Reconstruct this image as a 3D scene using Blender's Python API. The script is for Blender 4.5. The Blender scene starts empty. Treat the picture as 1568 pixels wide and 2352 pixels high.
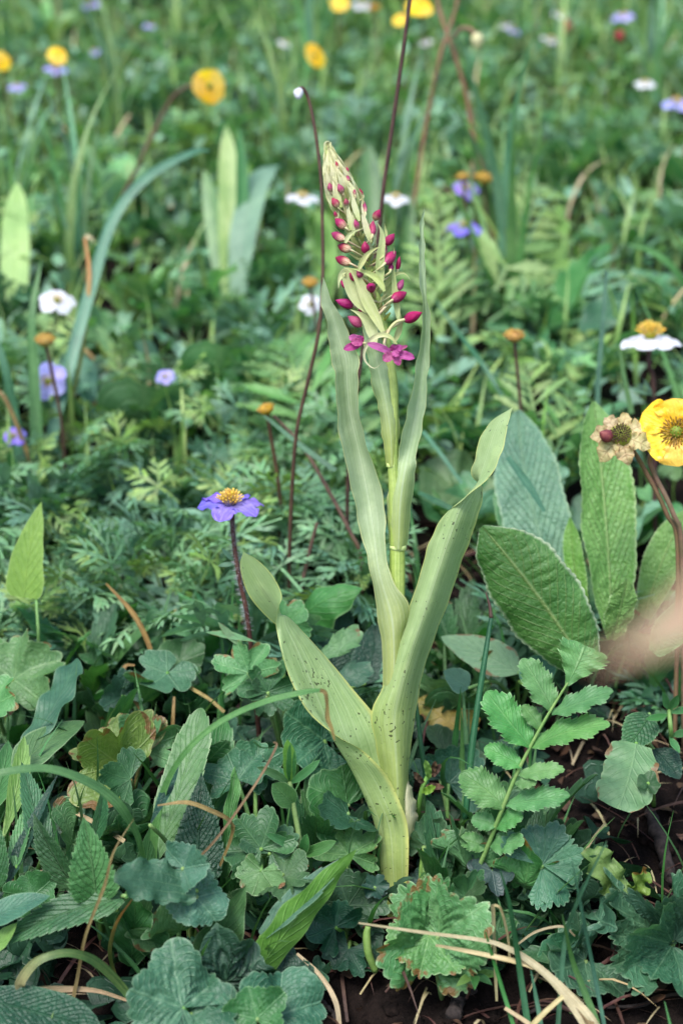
import bpy, math, random
import numpy as np

random.seed(7)
rng = np.random.default_rng(7)
sc = bpy.context.scene
col = sc.collection

# ------------------------------------------------------------------ camera
PITCH = math.radians(13.0)          # looking slightly down
HC = 0.443                          # camera height above the foot of the slope
SLOPE = math.tan(math.radians(19))  # the meadow climbs away from the camera
TAN = 0.36                          # half height of a 36 mm frame over 50 mm
cam_d = bpy.data.cameras.new('camera')
cam_d.lens = 50
cam_d.sensor_fit = 'VERTICAL'
cam_d.sensor_height = 36
cam_d.sensor_width = 24
cam_d.clip_start = 0.01
cam_d.clip_end = 500
cam_d.dof.use_dof = True
cam_d.dof.focus_distance = 0.528
cam_d.dof.aperture_fstop = 8.3
cam = bpy.data.objects.new('camera', cam_d)
cam.location = (0, 0, HC)
cam.rotation_euler = (math.radians(90) - PITCH, 0, 0)
col.objects.link(cam)
sc.camera = cam

# ------------------------------------------------------------------ light
SUN_EL, SUN_AZ = math.radians(58), math.radians(208)
w = bpy.data.worlds.new('World')
sc.world = w
w.use_nodes = True
nt = w.node_tree
bg = nt.nodes['Background']
sky = nt.nodes.new('ShaderNodeTexSky')
sky.sky_type = 'NISHITA'
sky.sun_disc = False
sky.sun_elevation = SUN_EL
sky.sun_rotation = SUN_AZ
sky.air_density = 1.0
sky.dust_density = 2.0
sky.ozone_density = 1.0
nt.links.new(sky.outputs[0], bg.inputs[0])
bg.inputs[1].default_value = 0.1
sun_d = bpy.data.lights.new('sun', 'SUN')
sun_d.energy = 1.5
sun_d.angle = math.radians(22)
sun_d.color = (1.0, 0.98, 0.95)
sun = bpy.data.objects.new('sun', sun_d)
from mathutils import Vector
sdir = Vector((math.sin(SUN_AZ) * math.cos(SUN_EL), math.cos(SUN_AZ) * math.cos(SUN_EL), math.sin(SUN_EL)))
sun.rotation_euler = (-sdir).to_track_quat('-Z', 'Y').to_euler()
sun.location = (0, 0, 5)
col.objects.link(sun)
sc.view_settings.view_transform = 'Standard'
sc.view_settings.look = 'None'
sc.view_settings.gamma = 1
sc.view_settings.use_curve_mapping = False
sc.view_settings.exposure = 1.72
sc.render.engine = 'CYCLES'
sc.cycles.use_denoising = True
sc.cycles.max_bounces = 6
sc.cycles.diffuse_bounces = 3
sc.cycles.transmission_bounces = 4
sc.cycles.transparent_max_bounces = 4
sc.cycles.sample_clamp_indirect = 4
sc.cycles.caustics_reflective = False
sc.cycles.caustics_refractive = False

# ------------------------------------------------------------------ measuring
RIGHT = np.array([1.0, 0, 0])
FWD = np.array([0, math.cos(PITCH), -math.sin(PITCH)])
UPV = np.array([0, math.sin(PITCH), math.cos(PITCH)])
CAM = np.array([0, 0, HC])

def D(px, py, d):
    """point at depth d (metres) that the photograph (1568 x 2352) shows at px, py"""
    return CAM + d * (FWD + (px - 784) / 1176 * TAN * RIGHT + (1176 - py) / 1176 * TAN * UPV)

def PX(d):
    return TAN * d / 1176       # metres per photograph pixel at depth d

def bump2(x, y):
    return (0.006 * np.sin(11 * x + 1.3) * np.cos(9 * y + .4) + 0.004 * np.sin(23 * x - 17 * y)
            + 0.0025 * np.sin(61 * x + 2) * np.sin(53 * y) + 0.0012 * np.sin(140 * x + 70 * y) * np.cos(120 * y - 30 * x))

def gz(x, y):
    return SLOPE * y + bump2(x, y)

def G(px, py):
    """where the ray through px, py meets the ground"""
    r = FWD + (px - 784) / 1176 * TAN * RIGHT + (1176 - py) / 1176 * TAN * UPV
    t = HC / (SLOPE * r[1] - r[2])
    p = CAM + t * r
    p[2] = gz(p[0], p[1])
    return p

def under(p, dx=0, dy=0, sink=0.002):
    x, y = p[0] + dx, p[1] + dy
    return np.array([x, y, gz(x, y) - sink])

def project(p):
    v = np.asarray(p) - CAM
    d = v @ FWD
    return 784 + (v @ RIGHT) / d / TAN * 1176, 1176 - (v @ UPV) / d / TAN * 1176, d

def nz(v):
    v = np.asarray(v, float)
    return v / (np.linalg.norm(v) + 1e-12)

def nrm(r, u, c):
    """direction from shares of right, up and towards the camera"""
    return nz(r * RIGHT + u * np.array([0, 0, 1.0]) + c * np.array([0, -1.0, 0]))

# ------------------------------------------------------------------ geometry
class Geo:
    """vertices, quads, uv per vertex"""
    def __init__(s, V, F, U):
        s.V, s.F, s.U = np.asarray(V, float), np.asarray(F, int), np.asarray(U, float)
    def to(s, b, t, n):
        """local x along base to tip, z along n; scaled so that length 1 spans b to t"""
        x = t - b
        L = np.linalg.norm(x)
        x = x / L
        n = np.asarray(n, float)
        z = nz(n - (n @ x) * x)
        y = np.cross(z, x)
        return Geo(b + s.V @ np.array([x, y, z]), s.F, s.U)

def join(gs):
    V, F, U, o = [], [], [], 0
    for g in gs:
        V.append(g.V); F.append(g.F + o); U.append(g.U)
        o += len(g.V)
    return Geo(np.concatenate(V), np.concatenate(F), np.concatenate(U))

def quads(nu, nv, wrap=False):
    i = np.arange(nu - 1)[:, None]
    j = np.arange(nv if wrap else nv - 1)[None, :]
    a = i * nv + j
    b = i * nv + (j + 1) % nv
    return np.stack([a, b, b + nv, a + nv], -1).reshape(-1, 4)

def crom(P, n):
    """Catmull-Rom through the points P, n samples"""
    P = np.asarray(P, float)
    k = len(P)
    if k == 2:
        return P[0] + (P[1] - P[0]) * np.linspace(0, 1, n)[:, None]
    Q = np.vstack([2 * P[0] - P[1], P, 2 * P[-1] - P[-2]])
    s = np.linspace(0, k - 1, n)
    i = np.minimum(s.astype(int), k - 2)
    t = (s - i)[:, None]
    p0, p1, p2, p3 = Q[i], Q[i + 1], Q[i + 2], Q[i + 3]
    return .5 * (2 * p1 + (p2 - p0) * t + (2 * p0 - 5 * p1 + 4 * p2 - p3) * t * t + (3 * p1 - p0 - 3 * p2 + p3) * t ** 3)

def prof(*pts):
    pts = np.array(pts, float)
    us = np.linspace(0, 1, 200)
    raw = np.interp(us, pts[:, 0], pts[:, 1])
    k = np.ones(15) / 15
    sm = np.convolve(np.pad(raw, 7, mode='edge'), k, 'valid')
    sm[:4] = raw[:4]; sm[-4:] = raw[-4:]
    return lambda u: np.interp(u, us, sm)

LANCE = prof((0, .08), (.12, .3), (.35, .85), (.5, 1), (.7, .85), (.88, .45), (1, 0.0))
LANCE_STALK = prof((0, .05), (.22, .06), (.32, .3), (.5, .85), (.62, 1), (.8, .75), (.93, .33), (1, 0))
OVATE = prof((0, .1), (.06, .5), (.18, .88), (.35, 1), (.6, .82), (.82, .48), (.95, .18), (1, 0))
OBOV = prof((0, .06), (.2, .22), (.45, .62), (.7, 1), (.86, .92), (.96, .5), (1, .05))
OBLONG = prof((0, .15), (.1, .5), (.3, .92), (.55, 1), (.78, .86), (.92, .52), (1, 0.02))
FAN = prof((0, .05), (.25, .3), (.6, .8), (.85, 1), (.95, .8), (1, .3))
HAST = prof((0, .75), (.05, 1), (.2, .98), (.5, .78), (.8, .4), (1, 0))
ROUND = prof((0, .25), (.2, .6), (.5, .95), (.7, 1), (.88, .85), (1, .4))
STALK_OVAL = prof((0, .04), (.36, .05), (.43, .5), (.55, .95), (.7, 1), (.85, .8), (.95, .45), (1, 0))

def strip(W, out, nu=25, nv=7, teeth=0, tamp=.15, cren=False, fold=0, arch=0, wave=0, wn=3, vn=0, vk=.4, vamp=0,
          side=0, roll=0, seed=None, tipdrop=0, rag=0):
    """a leaf of length 1 and half width W"""
    r = np.random.default_rng(seed if seed is not None else int(rng.integers(1 << 30)))
    if teeth:
        nu = max(nu, int(teeth * 6) + 1)
    u, v = np.meshgrid(np.linspace(0, 1, nu), np.linspace(-1, 1, nv), indexing='ij')
    av = np.abs(v)
    ww = out(u)
    if rag:
        ph = r.uniform(0, 6.3, 8)
        ww = ww * (1 + rag * (np.sin(9 * u + ph[0] + 2 * np.sign(v)) * .6 + np.sin(23 * u + ph[1] + np.sign(v)) * .4) * av)
    X = u.copy()
    Y = W * ww * v
    if teeth:
        f = (u * teeth + .13 * np.sign(v)) % 1.0
        s = np.abs(np.sin(np.pi * f)) ** .6 if cren else f ** .85
        env = np.clip(ww * 3, 0, 1)
        Y = Y * (1 + tamp * (s - 1) * av ** 5 * env)
        if not cren:
            X = X + .35 / teeth * f * av ** 5 * env
    Z = fold * np.abs(Y) + arch * 4 * u * (1 - u) - tipdrop * u ** 3 * 1.0
    if wave:
        p = r.uniform(0, 6.3, 2)
        Z = Z + wave * W * av ** 2 * np.where(v > 0, np.sin(6.283 * wn * u + p[0]), np.sin(6.283 * wn * 1.1 * u + p[1])) * np.clip(ww * 2, 0, 1)
    if vn:
        pq = r.uniform(0, 6.3, 6)
        jit = .28 * np.sin(9 * u + 2.2 * v + pq[0]) + .22 * np.sin(23 * u - 3 * v + pq[1]) + .2 * np.sin(5 * v + 31 * u * np.sign(v) + pq[2])
        f = (vn * (u - vk * W * av * 2) + jit + .5 * (v > 0)) % 1.0
        vamp = vamp * (.75 + .35 * np.sin(13 * u + 5 * v + pq[3]) + .3 * np.sin(37 * u + 11 * v + pq[4]) + .25 * np.sin(60 * u - 19 * v + pq[5]) * av)
        Z = Z + vamp * W * ((1 - np.abs(2 * f - 1) ** 2.5) * np.clip(av * 4, 0, 1) * (1 - .4 * av) * np.clip(ww * 2, 0, 1) - (1 - np.clip(av * 5, 0, 1)) * .4)
    if roll:
        Z = Z + roll * W * np.clip(av - .55, 0, 1) ** 2 * 4 * ww
    if side:
        Y = Y + side * 4 * u * (1 - u)
    V = np.stack([X, Y, Z], -1).reshape(-1, 3)
    return Geo(V, quads(nu, nv), np.stack([u, (v + 1) / 2], -1).reshape(-1, 2))

def polar(lobes=5, depth=.25, teeth=4, tamp=.1, tmax=160, nr=9, elong=1.0, cup=.1, ruffle=.16, vamp=.03, stalk=0, seed=None, cren=True, sharp=1.4, rag=.09, nmin=36):
    """a round or lobed leaf, radius about 1, stalk joins at the origin, x to the tip"""
    r = np.random.default_rng(seed if seed is not None else int(rng.integers(1 << 30)))
    nth = max(nmin, lobes * teeth * 6) + 1
    tm = math.radians(tmax)
    rho, th = np.meshgrid(np.concatenate([[.02], np.linspace(.14, 1, nr - 1)]), np.linspace(-tm, tm, nth), indexing='ij')
    phi = (th + tm) / (2 * tm) * lobes
    notch = (1 - np.abs(np.sin(np.pi * phi))) ** sharp
    R = 1 - depth * notch
    pw_ = r.uniform(0, 6.3, 4)
    f = (phi * teeth + .35 * np.sin(2.3 * th + pw_[0]) + .25 * np.sin(5.1 * th + pw_[1])) % 1.0
    s = np.abs(np.sin(np.pi * f)) ** .6 if cren else 1 - np.abs(2 * f - 1)
    R = R * (1 + tamp * (1.15 + .5 * np.sin(3.7 * th + pw_[2])) * (s - 1) * rho ** 6)
    R = R * (1 + rag * np.sin(3 * th + r.uniform(0, 6)) + rag * .6 * np.sin(5 * th + r.uniform(0, 6)))
    R = R * (1 - .25 * (np.abs(th) / math.pi) ** 2)
    X = R * rho * np.cos(th) * elong
    Y = R * rho * np.sin(th)
    vs = np.abs(np.sin(np.pi * phi))
    Z = cup * rho ** 2 + ruffle * rho ** 2 * np.sin(lobes * .9 * th + r.uniform(0, 6)) + 1.5 * vamp * rho * (np.abs(np.sin(np.pi * (phi - .5))) ** .7) \
        + vamp * .7 * np.sin(np.pi * 7 * (rho - .3 * vs)) * (1 - np.abs(2 * rho - 1)) \
        + .3 * ruffle * np.sin(5 * X + r.uniform(0, 6)) * np.sin(4.5 * Y + r.uniform(0, 6))
    g = Geo(np.stack([X, Y, Z], -1).reshape(-1, 3), quads(nr, nth), np.stack([rho, phi / lobes], -1).reshape(-1, 2))
    if stalk:
        n = 7
        t = np.linspace(0, 1, n)
        c = np.stack([-.25 * stalk * t, 0 * t, -stalk * (t ** 1.0) + .1 * stalk * np.sin(3.1 * t)], -1)
        q = tube_geo(c, np.full(n, .03), 4)
        q.U[:] = (.02, .5)
        g = join([g, q])
    return g

def tube_geo(P, R, ns=8, smooth=0):
    P = np.asarray(P, float)
    R = np.asarray(R, float)
    if smooth:
        R = np.interp(np.linspace(0, len(P) - 1, smooth), np.arange(len(P)), R)
        P = crom(P, smooth)
    n = len(P)
    T = np.gradient(P, axis=0)
    T /= np.linalg.norm(T, axis=1)[:, None] + 1e-12
    a = np.array([0.3, 1, .2]) if abs(T[0][1]) < .8 else np.array([1.0, 0, .1])
    x = nz(a - (a @ T[0]) * T[0])
    A = []
    for i in range(n):
        x = nz(x - (x @ T[i]) * T[i])
        A.append(x)
    A = np.array(A)
    B = np.cross(T, A)
    ang = np.arange(ns) / ns * 2 * np.pi
    V = P[:, None, :] + R[:, None, None] * (np.cos(ang)[None, :, None] * A[:, None, :] + np.sin(ang)[None, :, None] * B[:, None, :])
    U = np.stack(np.meshgrid(np.linspace(0, 1, n), ang / 6.2832, indexing='ij'), -1)
    # closed ends
    V = np.concatenate([np.repeat(P[:1], ns, 0)[None], V, np.repeat(P[-1:], ns, 0)[None]])
    U = np.concatenate([U[:1], U, U[-1:]])
    return Geo(V.reshape(-1, 3), quads(n + 2, ns, True), U.reshape(-1, 2))

def ribbon_geo(P, Wd, n, ns=24, nv=3, channel=.3, twist=0):
    """a blade along P, half widths Wd, seen along n; channel folds it along the midrib"""
    P = np.asarray(P, float)
    Wd = np.interp(np.linspace(0, 1, ns), np.linspace(0, 1, len(Wd)), Wd)
    C = crom(P, ns)
    T = np.gradient(C, axis=0)
    T /= np.linalg.norm(T, axis=1)[:, None] + 1e-12
    n = np.asarray(n, float)
    if n.ndim == 1:
        n = np.repeat(n[None], ns, 0)
    S = np.cross(T, n)
    S /= np.linalg.norm(S, axis=1)[:, None] + 1e-9
    for i in range(1, ns):
        if S[i] @ S[i - 1] < 0:
            S[i] = -S[i]
    Nn = np.cross(S, T)
    if twist:
        a = np.linspace(0, twist, ns)[:, None]
        S, Nn = S * np.cos(a) + Nn * np.sin(a), Nn * np.cos(a) - S * np.sin(a)
    v = np.linspace(-1, 1, nv)
    V = C[:, None, :] + Wd[:, None, None] * (v[None, :, None] * S[:, None, :] - channel * (1 - np.abs(v))[None, :, None] * Nn[:, None, :])
    U = np.stack(np.meshgrid(np.linspace(0, 1, ns), (v + 1) / 2, indexing='ij'), -1)
    return Geo(V.reshape(-1, 3), quads(ns, nv), U.reshape(-1, 2))

def blade3_geo(st, ns=70, nv=13):
    """a blade lofted through stations of left margin, midrib, right margin"""
    A, M, B = [crom([s[i] for s in st], ns) for i in range(3)]
    tt = np.linspace(0, 1, ns)
    wv = lambda a: (.00035 * (np.sin(31 * tt + a) + .7 * np.sin(67 * tt + 2 * a) + .5 * np.sin(113 * tt + 3 * a)) * np.sin(np.pi * tt) ** .5)[:, None]
    A, B = A + wv(1.0) * nz(np.mean(B - A, 0)) + wv(4.0) * FWD, B + wv(2.2) * nz(np.mean(B - A, 0)) + wv(5.1) * FWD
    v = np.linspace(-1, 1, nv)[None, :, None]
    V = A[:, None] * (v * (v - 1) / 2) + M[:, None] * (1 - v * v) + B[:, None] * (v * (v + 1) / 2)
    U = np.stack(np.meshgrid(np.linspace(0, 1, ns), np.linspace(0, 1, nv), indexing='ij'), -1)
    return Geo(V.reshape(-1, 3), quads(ns, nv), U.reshape(-1, 2))

def lathe_geo(b, t, R, pr, ns=12, nl=12, groove=0):
    ax = t - b
    u = np.linspace(0, 1, nl)
    a = np.arange(ns) / ns * 6.28318
    r = R * np.interp(u, [p[0] for p in pr], [p[1] for p in pr])
    x = nz(ax)
    h = nz(np.cross(x, [.3, .2, 1.0]))
    k = np.cross(x, h)
    rr = r[:, None] * (1 - groove * np.abs(np.sin(1.5 * a))[None, :])
    V = b + u[:, None, None] * ax + rr[..., None] * (np.cos(a)[None, :, None] * h + np.sin(a)[None, :, None] * k)
    U = np.stack(np.meshgrid(u, a / 6.28318, indexing='ij'), -1)
    return Geo(V.reshape(-1, 3), quads(nl, ns, True), U.reshape(-1, 2))

def mesh(name, g, mat, origin=None):
    me = bpy.data.meshes.new(name)
    V = g.V if origin is None else g.V - origin
    F = g.F
    me.vertices.add(len(V))
    me.vertices.foreach_set('co', V.astype(np.float32).ravel())
    me.loops.add(F.size)
    me.loops.foreach_set('vertex_index', F.astype(np.int32).ravel())
    me.polygons.add(len(F))
    me.polygons.foreach_set('loop_start', np.arange(0, F.size, 4, dtype=np.int32))
    me.polygons.foreach_set('use_smooth', np.ones(len(F), bool))
    uv = me.uv_layers.new(name='UVMap')
    uv.data.foreach_set('uv', g.U[F.ravel()].astype(np.float32).ravel())
    me.update()
    me.validate()
    me.materials.append(mat)
    return me

def obj(name, data, parent=None, loc=None):
    o = bpy.data.objects.new(name, data)
    col.objects.link(o)
    if parent is not None:
        o.parent = parent
    if loc is not None:
        o.location = [float(c) for c in loc]
    return o

def tag(o, label=None, cat=None, group=None, kind=None):
    if label: o['label'] = label
    if cat: o['category'] = cat
    if group: o['group'] = group
    if kind: o['kind'] = kind
    return o

class Thing:
    def __init__(s, name, label, cat, root, group=None):
        s.root = np.asarray(root, float)
        s.o = obj(name, None, None, s.root)
        s.o.empty_display_size = .01
        tag(s.o, label, cat, group)
    def part(s, name, g, mat, parent=None, kind=None, label=None):
        o = obj(name, mesh(name, g, mat, s.root), parent or s.o)
        if kind: o['kind'] = kind
        if label: o['label'] = label
        return o
    def tube(s, name, P, R, mat, ns=8, smooth=20, parent=None):
        return s.part(name, tube_geo(P, R, ns, smooth), mat, parent)

def copy_tree(o, parent=None):
    c = o.copy()
    col.objects.link(c)
    c.parent = parent
    for ch in o.children:
        copy_tree(ch, c)
    return c

# ------------------------------------------------------------------ materials
def S(r, g, b):
    f = lambda c: (c / 255 / 12.92) if c <= 10 else ((c / 255 + .055) / 1.055) ** 2.4
    return (f(r), f(g), f(b), 1)

class E:
    """a float socket with arithmetic"""
    def __init__(s, nt, k): s.nt, s.k = nt, k
    def op(s, o, b=None, c=None):
        n = s.nt.nodes.new('ShaderNodeMath')
        n.operation = o
        for i, x in enumerate((s, b, c)):
            if x is None: continue
            if isinstance(x, E): s.nt.links.new(x.k, n.inputs[i])
            else: n.inputs[i].default_value = x
        return E(s.nt, n.outputs[0])
    def __add__(s, b): return s.op('ADD', b)
    def __sub__(s, b): return s.op('SUBTRACT', b)
    def __mul__(s, b): return s.op('MULTIPLY', b)
    def abs(s): return s.op('ABSOLUTE')
    def frac(s): return s.op('FRACT')
    def line(s, w):      # 1 at zero, 0 beyond w
        n = s.nt.nodes.new('ShaderNodeMapRange')
        s.nt.links.new(s.k, n.inputs[0])
        n.interpolation_type = 'SMOOTHSTEP'
        n.inputs[1].default_value = 0; n.inputs[2].default_value = w
        n.inputs[3].default_value = 1; n.inputs[4].default_value = 0
        return E(s.nt, n.outputs[0])
    def ramp(s, a, b, lo=0, hi=1):
        n = s.nt.nodes.new('ShaderNodeMapRange')
        n.interpolation_type = 'SMOOTHSTEP'
        s.nt.links.new(s.k, n.inputs[0])
        for i, x in enumerate((a, b, lo, hi)): n.inputs[i + 1].default_value = x
        return E(s.nt, n.outputs[0])

def mixc(nt, f, a, b, blend='MIX'):
    n = nt.nodes.new('ShaderNodeMix')
    n.data_type = 'RGBA'
    n.blend_type = blend
    for i, x in ((0, f), (6, a), (7, b)):
        if isinstance(x, E): nt.links.new(x.k, n.inputs[i])
        elif hasattr(x, 'is_output'): nt.links.new(x, n.inputs[i])
        else: n.inputs[i].default_value = x
    return n.outputs[2]

def noise(nt, vec, scale, detail=3, rough=.55):
    n = nt.nodes.new('ShaderNodeTexNoise')
    n.inputs['Scale'].default_value = scale
    n.inputs['Detail'].default_value = detail
    n.inputs['Roughness'].default_value = rough
    nt.links.new(vec, n.inputs['Vector'])
    return E(nt, n.outputs[0])

def stretched(nt, vec, s):
    n = nt.nodes.new('ShaderNodeVectorMath')
    n.operation = 'MULTIPLY'
    nt.links.new(vec, n.inputs[0])
    n.inputs[1].default_value = s
    return n.outputs[0]

def leafmat(name, c1, c2, cv=None, ce=None, mode='strip', ns=9, k=.5, vw=.16, vm=.5, em=.6, rough=.5, trans=.3, tcol=None,
            spots=0, stripe=0, cbase=None, base_to=.3, bump=.5, rand=.3, nscale=60, nl=5, brown=0, spec=.5, ctip=None, flush=None, retic=0, mot=1.0, dark=1.0):
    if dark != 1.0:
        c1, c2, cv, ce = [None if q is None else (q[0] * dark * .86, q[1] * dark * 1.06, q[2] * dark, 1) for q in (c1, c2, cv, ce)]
    m = bpy.data.materials.new(name)
    m.use_nodes = True
    nt = m.node_tree
    ns_ = nt.nodes
    bs = ns_['Principled BSDF']
    out = ns_['Material Output']
    uvn = ns_.new('ShaderNodeUVMap')
    sep = ns_.new('ShaderNodeSeparateXYZ')
    nt.links.new(uvn.outputs[0], sep.inputs[0])
    u, vv = E(nt, sep.outputs[0]), E(nt, sep.outputs[1])
    tc = ns_.new('ShaderNodeTexCoord')
    oi = ns_.new('ShaderNodeObjectInfo')
    ge = ns_.new('ShaderNodeNewGeometry')
    rnd = (E(nt, oi.outputs['Random']) + E(nt, ge.outputs['Random Per Island'])).frac()
    n1 = noise(nt, tc.outputs['Object'], nscale, 3)
    c = mixc(nt, n1.ramp(.35, .65), c1, c2)
    h = noise(nt, tc.outputs['Object'], 900, 2) * .35
    if cbase:
        c = mixc(nt, u.ramp(0, base_to, 1, 0), c, cbase)
    if ctip:
        c = mixc(nt, u.ramp(.35, .95, 0, 1), c, ctip)
    if stripe:
        st = noise(nt, stretched(nt, uvn.outputs[0], (2.5, stripe, 1)), 1, 2)
        c = mixc(nt, st.ramp(.5, .72, 0, .6), c, cv)
        c = mixc(nt, st.ramp(.48, .3, 0, .5), c, mixc(nt, 1.0, c1, (.55, .6, .5, 1), 'MULTIPLY'))
        h = h + st * 1.0
        av = (vv * 2 - 1).abs()
        mid = av.line(.06) * .5
        c = mixc(nt, mid, c, cv)
    elif mode == 'strip':
        av = (vv * 2 - 1).abs()
        mid = av.line(.07)
        sec = ((u - av * (k * .3)) * ns).frac()
        wob = noise(nt, tc.outputs['Object'], 300, 2)
        sec = ((u - av * (k * .3) + wob * .02) * ns).frac()
        secl = (sec - .5).abs().line(vw) * av.ramp(1.0, .6, 0, 1)
        vein = mid.op('MAXIMUM', secl * .75)
        if cv: c = mixc(nt, vein * vm, c, cv)
        fine = noise(nt, tc.outputs['Object'], 420, 2)
        h = h - vein * .8 + fine * .5
    elif mode == 'polar':
        q = (vv * nl).frac()
        dq = (q - .5).abs()
        mid = (dq * u).line(.035)
        wob = noise(nt, tc.outputs['Object'], 300, 2)
        sec = ((u - dq * .75 + wob * .05) * ns).frac()
        secl = (sec - .5).abs().line(vw) * u.ramp(.15, .3)
        vein = mid.op('MAXIMUM', secl * .65)
        if cv: c = mixc(nt, vein * vm, c, cv)
        h = h - vein * .8
    if retic:
        vo = ns_.new('ShaderNodeTexVoronoi')
        vo.feature = 'DISTANCE_TO_EDGE'
        vo.inputs['Scale'].default_value = retic
        wv = ns_.new('ShaderNodeVectorMath')
        wv.operation = 'MULTIPLY_ADD'
        nw = ns_.new('ShaderNodeTexNoise')
        nw.inputs['Scale'].default_value = 260
        nt.links.new(tc.outputs['Object'], nw.inputs['Vector'])
        nt.links.new(nw.outputs['Color'], wv.inputs[0])
        wv.inputs[1].default_value = (.0016,) * 3
        nt.links.new(tc.outputs['Object'], wv.inputs[2])
        nt.links.new(wv.outputs[0], vo.inputs['Vector'])
        ve = E(nt, vo.outputs['Distance'])
        c = mixc(nt, ve.ramp(.0, .14, .12, 0), c, mixc(nt, 1.0, c, (.45, .55, .5, 1), 'MULTIPLY'))
        h = h + ve.ramp(0, .3, 0, .3)
    if ce:
        e = (vv * 2 - 1).abs().ramp(.9, .99) if mode == 'strip' else u.ramp(.94, 1.0)
        c = mixc(nt, e * em, c, ce)
    if brown:
        bn = noise(nt, tc.outputs['Object'], 130, 4)
        e2 = ((vv * 2 - 1).abs() if mode == 'strip' else u).ramp(.55, 1.0, 0, .25)
        c = mixc(nt, (bn + e2).ramp(.78 - brown * .1, .86 - brown * .1, 0, .9), c, S(120, 82, 45))
    if flush:
        fn = noise(nt, tc.outputs['Object'], 40, 2)
        c = mixc(nt, fn.ramp(.5, .7, 0, .6), c, flush)
    if spots:
        sp = noise(nt, tc.outputs['Object'], 620, 1)
        big = noise(nt, tc.outputs['Object'], 45, 2)
        c = mixc(nt, (sp + (big - .5) * .5).ramp(.80 - .1 * spots, .84 - .1 * spots, 0, .85), c, S(52, 55, 32))
        sm = noise(nt, tc.outputs['Object'], 60, 3)
        c = mixc(nt, sm.ramp(.6, .75, 0, .3 * spots), c, S(70, 75, 45))
    mo = noise(nt, tc.outputs['Object'], 480, 4, .7)
    c = mixc(nt, mo.ramp(.38, .62, .3 * mot, 0), c, mixc(nt, 1.0, c, (.55, .62, .6, 1), 'MULTIPLY'))
    mo2 = noise(nt, tc.outputs['Object'], 170, 3, .6)
    c = mixc(nt, mo2.ramp(.5, .7, 0, .25), c, mixc(nt, 1.0, c, (1.45, 1.35, 1.25, 1), 'MULTIPLY'))
    hs = ns_.new('ShaderNodeHueSaturation')
    nt.links.new((rnd * .035 + .4825).k, hs.inputs['Hue'])
    nt.links.new((((rnd * 7.3).frac()) * (2 * rand) + (1 - rand)).k, hs.inputs['Value'])
    nt.links.new((((rnd * 3.7).frac()) * .2 + .88).k, hs.inputs['Saturation'])
    if hasattr(c, 'is_output'): nt.links.new(c, hs.inputs['Color'])
    c = hs.outputs[0]
    nt.links.new(c, bs.inputs['Base Color'])
    bs.inputs['Roughness'].default_value = rough
    bs.inputs['Specular IOR Level'].default_value = spec
    bp = ns_.new('ShaderNodeBump')
    bp.inputs['Strength'].default_value = bump
    bp.inputs['Distance'].default_value = .0009
    nt.links.new(h.k, bp.inputs['Height'])
    nt.links.new(bp.outputs[0], bs.inputs['Normal'])
    if trans:
        tr = ns_.new('ShaderNodeBsdfTranslucent')
        tcx = mixc(nt, 1.0, c, tcol or (1.15, 1.25, .6, 1), 'MULTIPLY')
        nt.links.new(tcx, tr.inputs[0])
        nt.links.new(bp.outputs[0], tr.inputs['Normal'])
        mx = ns_.new('ShaderNodeMixShader')
        mx.inputs[0].default_value = trans
        nt.links.new(bs.outputs[0], mx.inputs[1])
        nt.links.new(tr.outputs[0], mx.inputs[2])
        nt.links.new(mx.outputs[0], out.inputs[0])
    return m

def plain(name, c1, c2, rough=.6, nscale=200, bump=.3, trans=0, grad=None, rand=.1, spec=.3):
    return leafmat(name, c1, c2, mode='none', rough=rough, nscale=nscale, bump=bump, trans=trans, ctip=grad, rand=rand, spec=spec)

M = {}
# hero orchid
M['orchid'] = leafmat('orchid_leaf', S(150, 176, 134), S(164, 186, 148), S(192, 208, 176), S(206, 210, 146), stripe=46, cbase=S(166, 182, 100), base_to=.42, rough=.4, trans=.26, em=.75, rand=.05, bump=.45, tcol=(1.1, 1.15, .7, 1), mot=.25)
M['orchid_spot'] = leafmat('orchid_leaf_spotted', S(146, 170, 116), S(158, 180, 128), S(184, 200, 156), S(206, 206, 128), stripe=46, cbase=S(164, 180, 104), base_to=.4, rough=.42, trans=.24, spots=1, em=.7, rand=.04, bump=.45, tcol=(1.1, 1.15, .7, 1), mot=.25)
M['orchid_stem'] = leafmat('orchid_stem', S(160, 176, 84), S(168, 182, 96), S(186, 196, 120), stripe=20, rough=.42, trans=.12, rand=.03)
M['node'] = plain('orchid_node', S(196, 206, 140), S(186, 198, 128), .5)
M['bract'] = leafmat('orchid_bract', S(190, 200, 132), S(202, 208, 150), S(214, 218, 170), S(222, 220, 170), stripe=14, rough=.5, trans=.3, rand=.08, tcol=(1.1, 1.1, .75, 1), mot=.25)
M['bract_tip'] = leafmat('orchid_bract_cream', S(208, 210, 160), S(216, 214, 172), S(196, 204, 140), S(228, 224, 186), stripe=12, rough=.5, trans=.3, rand=.06, cbase=S(178, 192, 116), base_to=.5, tcol=(1.1, 1.1, .8, 1), mot=.25)
M['bud'] = leafmat('bud_magenta', S(150, 20, 82), S(166, 34, 100), S(120, 10, 60), stripe=9, rough=.55, trans=.12, rand=.1, cbase=S(170, 54, 112), base_to=.3, tcol=(1.2, .5, .8, 1), spec=.4)
M['bud_young'] = leafmat('bud_young', S(140, 14, 62), S(160, 30, 80), S(120, 10, 50), stripe=9, rough=.55, trans=.12, rand=.1, cbase=S(206, 172, 140), base_to=.5, tcol=(1.2, .6, .8, 1), spec=.4)
M['petal_mag'] = leafmat('petal_magenta', S(160, 52, 122), S(178, 70, 138), S(200, 116, 168), stripe=10, rough=.5, trans=.3, rand=.06, tcol=(1.2, .7, 1.1, 1), mot=.25)
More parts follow.
